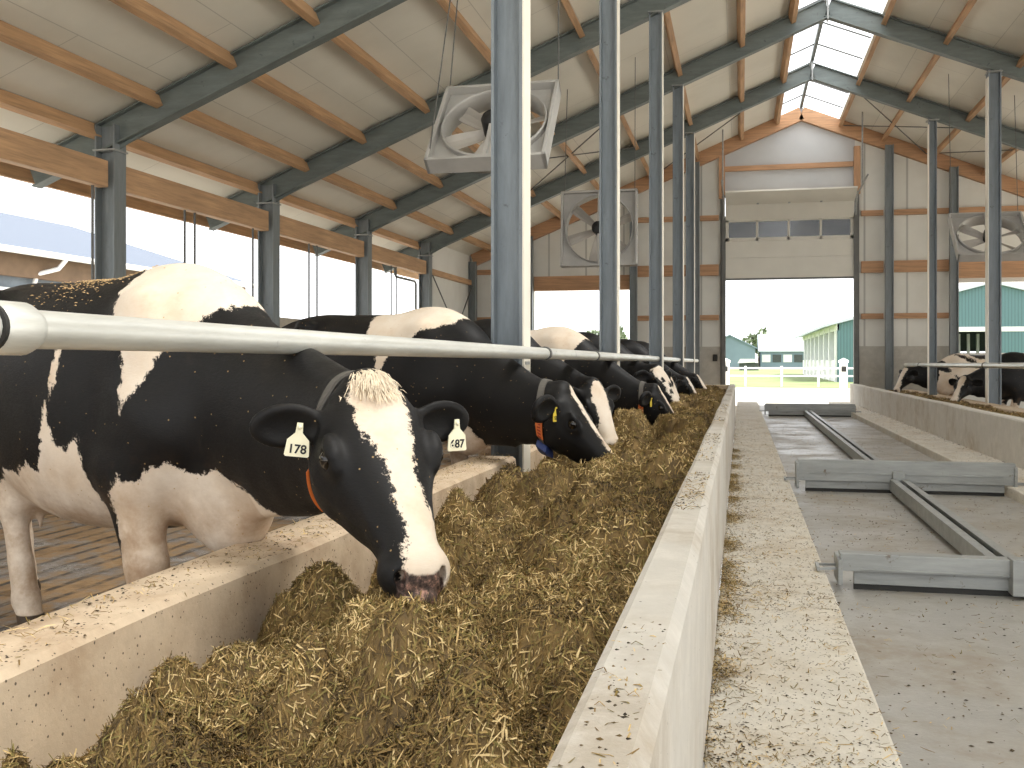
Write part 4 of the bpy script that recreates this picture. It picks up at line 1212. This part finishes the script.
BL = [(0, .055), (.06, .07), (.13, .064), (.2, .047), (.28, .034), (.38, .04), (.44, .06), (.5, .08)]
P1 = [[(.30, 1.6), (1.0, 1.6), (.92, 1.34), (.80, 1.26), (.70, 1.17), (.62, 1.0), (.575, .93), (.555, 1.0), (.53, 1.15), (.46, 1.25), (.38, 1.36)],
      [(-1.3, .60), (-.45, .62), (-.25, .70), (-.12, .68), (-.02, .74), (.04, .70), (.10, .78), (.15, .97), (.19, .82), (.25, .80), (.30, .84), (.33, .72), (.35, .5), (.38, -.1), (-1.3, -.1)],
      [(.49, .66), (.54, .72), (.60, .70), (.66, .75), (.74, .76), (.80, .73), (.9, .74), (1.0, .68), (1.1, .6), (1.1, .3), (.75, .3), (.75, -.1), (.50, .0), (.485, .4)],
      [(.17, 1.1), (.19, 1.18), (.22, 1.2), (.2, 1.05), (.18, .98)]]
cow('black and white cow in the foreground lowering its white blazed face to the feed', (-2.0, 3.35), -25, (-1.03, 2.68, 1.045), (-.742, 2.33, .60), P1, BL, h=.0125, hf=.0058,
    leg=1.38, deep=.05, jaw=1.2, wide=1.07, ear=.75, blaze_off=[0, -.012, -.035], front=((.5, .19), (.53, -.19)), hind=((-1.06, .15), (-.42, -.15)), tags=((1, '178', 'tag_white', .085, .12), (-1, '687', 'tag_white', .175, 0)),
    collar={'t': .93, 'orange': (.55, 1.12), 'lean': 0}, bits=True, hair=True, head_polys=None)

# the other cows
def leg_white(z=.55): return [(-1.3, z), (-.5, z+.05), (-.3, z-.02), (0, z+.04), (.3, z+.0), (.45, z-.05), (.7, z+.08), (1.0, z), (1.1, -.1), (-1.3, -.1)]
P2 = [[(-.05, 1.6), (.80, 1.6), (.72, 1.35), (.55, 1.31), (.46, 1.22), (.34, 1.16), (.26, 1.02), (.22, 1.18), (.08, 1.33)], leg_white(.56), [(.5, .55), (.6, .8), (.8, .78), (.95, .6), (.9, .3), (.5, .3)]]
cow('black and white cow with orange collar feeding beside the nearest steel post', (-1.98, 6.45), -25, (-1.05, 6.0, .945), (-.645, 5.95, .445), P2, [(0, .0), (.06, .03), (.2, .03), (.4, .022), (.5, .03)], h=.018, hf=.0095,
    tags=((1, '687', 'tag_yellow', .03, 0),), collar={'t': .93, 'orange': (.75, 1.35), 'blue': (.05, .55), 'lean': .1}, hind=((-.7, .19), (-.6, -.17)), neck_lift=.0)
P2b = [[(.5, 1.2), (.7, 1.25), (.75, 1.05), (.6, .95)], leg_white(.6)]
cow('cow with a white face half hidden behind the cow at the nearest post', (-2.05, 8.35), -24, (-1.15, 7.95, .94), (-.93, 7.75, .45), P2b, [(0, .03), (.08, .075), (.3, .07), (.5, .1)], h=.022, hf=.012, collar=None)
P3 = [[(.05, 1.6), (.85, 1.6), (.82, 1.3), (.66, 1.05), (.5, .86), (.36, .98), (.3, 1.22), (.15, 1.32)], leg_white(.52), [(-.2, 1.0), (-.05, 1.16), (0, .98), (.06, 1.12), (.1, .92), (-.1, .88)]]
cow('black and white cow with white shoulder patch feeding before the second steel post', (-1.85, 10.4), -24, (-.83, 10.0, .845), (-.47, 9.95, .365), P3, [(0, .02), (.08, .035), (.25, .04), (.4, .045), (.5, .07)], h=.022, hf=.012,
    collar={'t': .93, 'orange': (.8, 1.4), 'blue': (.1, .6), 'lean': .1}, tags=((1, None, 'tag_yellow', .03, 0),), blaze_off=-.02)
P4 = [leg_white(.5)]
cow('cow with blotched white forehead just beyond the second steel post', (-1.9, 12.5), -22, (-.98, 12.1, 1.03), (-.64, 11.9, .53), P4, [(0, .09), (.1, .10), (.25, .06), (.4, .06), (.5, .1)], h=.026, hf=.015,
    head_polys=[(.16, .05, .0, -.035), (.22, -.03, .0, -.03), (.3, .02, -.02, -.03)])
P5 = [leg_white(.55), [(-.3, 1.3), (0, 1.5), (.2, 1.2), (0, .9)]]
cow('cow feeding between the second and third steel posts, mostly hidden', (-1.9, 13.9), -20, (-.98, 13.6, .93), (-.74, 13.45, .50), P5, [(0, .05), (.1, .07), (.3, .055), (.5, .1)], h=.03, hf=.018)
cow('cow feeding just beyond the third steel post', (-1.85, 16.6), -20, (-.86, 16.15, .84), (-.57, 16.05, .43), P4, [(0, .035), (.1, .05), (.3, .05), (.5, .08)], h=.03, hf=.018)
cow('farthest cow of the left row, before the fourth steel post', (-1.8, 18.5), -18, (-.78, 18.2, .85), (-.50, 18.1, .50), P2b, [(0, .045), (.1, .06), (.3, .06), (.5, .1)], h=.03, hf=.018)
PR1 = [leg_white(.8)]
cow('mostly white cow with black spots on the right, nearest the end wall', (4.78, 24.5), 200, (3.66, 24.15, .93), (3.36, 24.0, .44), PR1, [(0, .07), (.1, .08), (.3, .06), (.5, .1)], h=.03, hf=.018, floor=-.2, noise_pat=((.3, 1.2, 2.2, .5), -.12), group='cows on the right side')
PR2 = [leg_white(.5), [(.0, 1.6), (.25, 1.6), (.22, 1.1), (.1, 1.2)]]
cow('black cow with white brisket on the right, behind the nearer post', (5.0, 20.7), 200, (4.12, 20.35, .80), (3.84, 20.05, .36), PR2, [(0, .05), (.1, .06), (.3, .045), (.5, .07)], h=.03, hf=.018, floor=-.2, group='cows on the right side')

# ------------------------------------------------------------------ silage
def vnoise(x, y, f, seed):
    r = np.random.default_rng(seed).random((64, 64)); X = x*f+1000; Y = y*f+1000
    i = np.floor(X).astype(int); j = np.floor(Y).astype(int); a = X-i; b = Y-j
    a = a*a*(3-2*a); b = b*b*(3-2*b); g = lambda p, q: r[p % 64, q % 64]
    return (g(i, j)*(1-a)+g(i+1, j)*a)*(1-b)+(g(i, j+1)*(1-a)+g(i+1, j+1)*a)*b - .5
LR = np.random.default_rng(11)
lumps = [(LR.uniform(-1.4, -.3), LR.uniform(.5, 9), LR.uniform(.05, .12), LR.uniform(.04, .12)) for _ in range(430)]
lumps += [(LR.uniform(-1.4, -.3), LR.uniform(9, 19.5), LR.uniform(.08, .18), LR.uniform(.05, .13)) for _ in range(330)]
lumps += [(-.70, 2.2, .22, .05), (-.62, 2.0, .2, .05), (-.75, 2.32, .15, -.06), (-1.2, 2.75, .22, .12), (-1.05, 2.45, .2, .08), (-1.2, 5.2, .3, .08), (-.6, 3.3, .3, .05), (-1.15, 4.6, .25, .06)]
def feedH(x, y):
    t = np.clip((x+1.45)/1.2, 0, 1)
    z = .245+.31*(t**1.15)+np.clip((y-3)/10, 0, .1)*(1-t)
    z = z + .07*vnoise(x, y, 1.7, 1)*(1-.4*t) + .05*vnoise(x, y, 4.2, 2)
    w = np.zeros_like(z)
    for (a, b, r, h) in lumps:
        m = (np.abs(y-b) < 3*r) & (np.abs(x-a) < 3*r)
        if m.any(): w[m] += h*np.exp(-((x[m]-a)**2+(y[m]-b)**2)/r**2)
    z = z + w - .09 + .06*np.exp(-((x+1.5)/.4)**2)*(y < 2.6)
    z = z + .045*vnoise(x, y, 10, 3) + .035*vnoise(x, y, 24, 4)
    for (a, b, dp) in ((-.66, 5.95, .14), (-.93, 7.72, .08), (-.48, 9.93, .17), (-.64, 11.88, .06), (-.57, 16.0, .08), (-.50, 18.05, .08)):
        z = z - dp*np.exp(-(((x-a)/.2)**2+((y-b+.08)/.26)**2))
    z = z - .24*np.exp(-(((x+.97)/.16)**2+((y-3.95)/.17)**2)) - .05*np.exp(-(((x+.97)/.3)**2+((y-3.95)/.3)**2))
    lim = ZT - .01 - .03*np.clip((-.222-x)/.06, 0, 1)*0
    return np.clip(z, .17, .63)
ys = [.35]
while ys[-1] < 19.5: ys.append(ys[-1]+max(.011, .0042*ys[-1]))
ys = np.array(ys); xs = np.linspace(-1.46, -.215, 105)
X, Y = np.meshgrid(xs, ys, indexing='ij'); Z = feedH(X.ravel().copy(), Y.ravel().copy()).reshape(X.shape)
Z += rng.normal(0, .004, Z.shape)
nx, ny = X.shape
Vg = np.stack([X, Y, Z], -1).reshape(-1, 3)
i, j = np.meshgrid(np.arange(nx-1), np.arange(ny-1), indexing='ij')
Fg = np.stack([i*ny+j, (i+1)*ny+j, (i+1)*ny+j+1, i*ny+j+1], -1).reshape(-1, 4)
Tg = np.clip(.18+.12*vnoise(X.ravel(), Y.ravel(), 6, 9)+rng.normal(0, .05, X.size), 0, .6)

def straws(px, py, pz, L, W, lift, tilt=.35, tint=None, grad=None):
    n = len(px); az = rng.uniform(0, 2*math.pi, n); el = rng.normal(0, tilt, n)
    if grad is not None: el = el + np.arctan(grad[0]*np.cos(az)+grad[1]*np.sin(az))
    d = np.stack([np.cos(az)*np.cos(el), np.sin(az)*np.cos(el), np.sin(el)], 1)
    sd = np.stack([-np.sin(az), np.cos(az), rng.normal(0, .25, n) if grad is None else (-grad[0]*np.sin(az)+grad[1]*np.cos(az))+rng.normal(0, .25, n)], 1); sd /= np.linalg.norm(sd, axis=1)[:, None]
    up = np.cross(d, sd); P = np.stack([px, py, pz+lift], 1)
    L = L[:, None]; W = W[:, None]; bend = rng.normal(0, .12, n)[:, None]*L
    a = P-d*L*.5-up*bend; b = P+up*bend; c = P+d*L*.5-up*bend
    # a folded blade: left edge, keel, right edge at three stations
    Vs = np.stack([a-sd*W*.6, a-up*W*.3, a+sd*W*.6, b-sd*W, b-up*W*.55, b+sd*W, c-sd*W*.4, c-up*W*.25, c+sd*W*.4], 1)
    base = np.arange(n)[:, None]*9
    fq = np.array([[0, 1, 4, 3], [1, 2, 5, 4], [3, 4, 7, 6], [4, 5, 8, 7]])
    Fs = (base[:, None, :]+fq[None]).reshape(-1, 4)
    tn = (rng.beta(1.6, 2.0, n)*.85 if tint is None else tint)
    return Vs.reshape(-1, 3), Fs, np.repeat(tn, 9)
parts = [(Vg, Fg, Tg)]
def field(n, y0, y1, l0, l1, w0, w1):
    px = rng.uniform(-1.43, -.235, n); py = rng.uniform(y0, y1, n); pz = feedH(px, py)
    L = rng.uniform(l0, l1, n)*(1+.6*(rng.random(n) > .93)); W = rng.uniform(w0, w1, n)
    edge = np.minimum(px+1.45, -.225-px)
    L = np.minimum(L, edge*2+.03)
    e_ = .012; g = ((feedH(px+e_, py)-feedH(px-e_, py))/(2*e_), (feedH(px, py+e_)-feedH(px, py-e_))/(2*e_))
    g = tuple(np.clip(q, -2.5, 2.5) for q in g)
    tn = np.clip(rng.beta(1.6, 2.0, n)*.8 + .32*vnoise(px, py, 3.1, 31)+.2*vnoise(px, py, 9, 32), 0, .95)
    parts.append(straws(px, py, pz, L, W, rng.uniform(-.004, .010, n), tilt=.24, grad=g, tint=tn))
field(100000, .5, 2.6, .016, .05, .0009, .0024)
field(60000, 2.6, 5, .018, .055, .0013, .003)
field(45000, 5, 10, .025, .07, .002, .0045)
field(26000, 10, 19.4, .03, .08, .003, .007)
# wisps hanging from the muzzle of the first cow
n = 420
th_ = rng.uniform(0, 6.28, n); rr_ = .055*np.sqrt(rng.random(n))
wx = -.765+rr_*np.cos(th_); wy = 2.33+rr_*np.sin(th_); wz = rng.uniform(.44, .515, n)
parts.append(straws(wx, wy, wz, rng.uniform(.04, .09, n), rng.uniform(.001, .0024, n), 0, tilt=1.0))
off = 0; VV = []; FF = []; TT = []
for v, fq, t in parts:
    VV.append(v); FF.append(fq+off); TT.append(t); off += len(v)
me = np_mesh('silage', np.concatenate(VV), np.concatenate(FF), True); attr(me, 'tint', np.concatenate(TT))
o = link_mesh('silage', me, M['feed']); props(o, 'brown green chopped silage heaped along the left feed trough', 'silage', kind='stuff')
# silage in the right trough
ys2 = np.linspace(5, 27, 260); xs2 = np.linspace(2.92, 4.01, 30)
X, Y = np.meshgrid(xs2, ys2, indexing='ij')
Z = .33+.08*vnoise(X.ravel(), Y.ravel(), 2.5, 5)+.06*vnoise(X.ravel(), Y.ravel(), 7, 6)
i, j = np.meshgrid(np.arange(29), np.arange(259), indexing='ij')
F2 = np.stack([i*260+j, (i+1)*260+j, (i+1)*260+j+1, i*260+j+1], -1).reshape(-1, 4)
n = 9000; px = rng.uniform(2.95, 3.98, n); py = rng.uniform(8, 26.8, n); pz = .33+.08*vnoise(px, py, 2.5, 5)+.06*vnoise(px, py, 7, 6)
v, fq, t = straws(px, py, pz, rng.uniform(.04, .09, n), rng.uniform(.004, .008, n), .005)
me = np_mesh('silage', np.concatenate([np.stack([X.ravel(), Y.ravel(), Z], 1), v]), np.concatenate([F2, fq+X.size]), True)
attr(me, 'tint', np.concatenate([np.full(X.size, .2), t]))
o = link_mesh('silage', me, M['feed']); props(o, 'thin layer of brown silage in the trough in front of the right cows', 'silage', kind='stuff')

# spilled crumbs and straws
def spill(lab, px, py, pz, big=.007, parent=None, straw=.5):
    n = len(px); k = rng.random(n) < straw
    parts = []
    a = np.where(k)[0]
    L = rng.uniform(.015, .05, len(a)); v, fq, t = straws(px[a], py[a], pz[a], L, rng.uniform(.001, .0022, len(a)), .002, tilt=.08)
    parts.append((v, fq, t))
    b = np.where(~k)[0]; m = len(b)
    o8 = np.array([[1, 0, 0], [0, 1, 0], [-1, 0, 0], [0, -1, 0], [0, 0, .8], [0, 0, -.3]])
    sz = (.0025+(big-.0025)*rng.random(m)**2)[:, None, None]*rng.uniform(.45, 1.5, (m, 6, 1))*np.where(np.arange(6)[None, :, None] > 3, .6, 1)
    V8 = np.stack([px[b], py[b], pz[b]+.002], 1)[:, None, :]+o8[None]*sz
    f8 = np.array([[0, 1, 4, 4], [1, 2, 4, 4], [2, 3, 4, 4], [3, 0, 4, 4]])
    tri = np.array([[0, 1, 4], [1, 2, 4], [2, 3, 4], [3, 0, 4], [1, 0, 5], [2, 1, 5], [3, 2, 5], [0, 3, 5]])
    F3 = (np.arange(m)[:, None, None]*6+tri[None]).reshape(-1, 3)
    me = bpy.data.meshes.new('feed_crumbs')
    Va = np.concatenate([v, V8.reshape(-1, 3)])
    fl = [tuple(x) for x in fq.tolist()]+[tuple(x) for x in (F3+len(v)).tolist()]
    me.from_pydata(Va.tolist(), [], fl); attr(me, 'tint', np.concatenate([t+.1, np.repeat(rng.uniform(-.25, .2, m), 6)]))
    o = link_mesh('feed_crumbs', me, M['feed'], parent); props(o, lab, 'crumbs', kind='stuff'); return o
n = 2600
py = .5+rng.beta(1, 2.2, n)*19; px = rng.uniform(-1.69, -1.465, n)
spill('crumbs and straw bits lying on top of the left feed curb', px, py, np.full(n, .486))
n = 1500; py = .6+rng.beta(1, 2.2, n)*18; px = rng.uniform(-.205, -.125, n); cl = vnoise(px*0, py, 1.6, 21) > .05
spill('straw bits lying on top of the pale trough wall', px[cl], py[cl], np.full(cl.sum(), ZT))
n = 14000; py = .6+rng.beta(1, 2.4, n)*20; px = -.1+.53*rng.random(n)**1.5; nz = vnoise(px, py, 2.1, 22)+.5*vnoise(px, py, 6, 23)
cl = (nz > .0+.35*(px+.1)/.53) | (rng.random(n) < .4)
spill('loose straw and dark crumbs scattered over the pale walkway', px[cl], py[cl], np.full(cl.sum(), .021), .006)
n = 5200; py = 1+rng.beta(1, 1.5, n)*11; c = rng.integers(0, 16, n); cy = 1.3+c*.72+.3*np.sin(c*5.1); py = cy+rng.normal(0, .13, n); px = -.095+np.abs(rng.normal(0, .05, n))
spill('small tufts of silage along the foot of the pale trough wall', px, py, .022+rng.random(n)*.025*np.exp(-((py-cy)/.12)**2)*np.exp(-(px+.1)/.05), .007, straw=.75)
n = 4200; py = 1.5+rng.beta(1, 1.8, n)*22; px = rng.uniform(.46, 2.22, n)
spill('sparse crumbs on the grey alley floor', px, py, np.full(n, -.069), .008, straw=.4)
n = 1500; py = 7+rng.random(n)*18; px = 2.3+.46*(1-rng.random(n)**2)
spill('straw bits on the strip along the right feed wall', px, py, np.full(n, .021), .010, straw=.6)

# ------------------------------------------------------------------ light
w = bpy.data.worlds.new('sky'); SC.world = w; w.use_nodes = True
bg = w.node_tree.nodes['Background']; bg.inputs[0].default_value = (.96, .98, 1.0, 1); bg.inputs[1].default_value = 2.25
sun = bpy.data.lights.new('sun', 'SUN'); so = bpy.data.objects.new('sun', sun); COL.objects.link(so)
sun.energy = 10.5; sun.angle = R(20); sun.color = (1, .96, .90)
dv = Vector((-.57, -.02, -1)).normalized(); so.rotation_euler = dv.to_track_quat('-Z', 'Y').to_euler()
SC.view_settings.view_transform = 'Standard'; SC.view_settings.look = 'None'; SC.view_settings.gamma = 1; SC.view_settings.use_curve_mapping = False
SC.view_settings.exposure = 0.0
SC.cycles.use_denoising = True; SC.cycles.max_bounces = 8; SC.cycles.diffuse_bounces = 5; SC.cycles.transparent_max_bounces = 12
SC.cycles.sample_clamp_indirect = 6
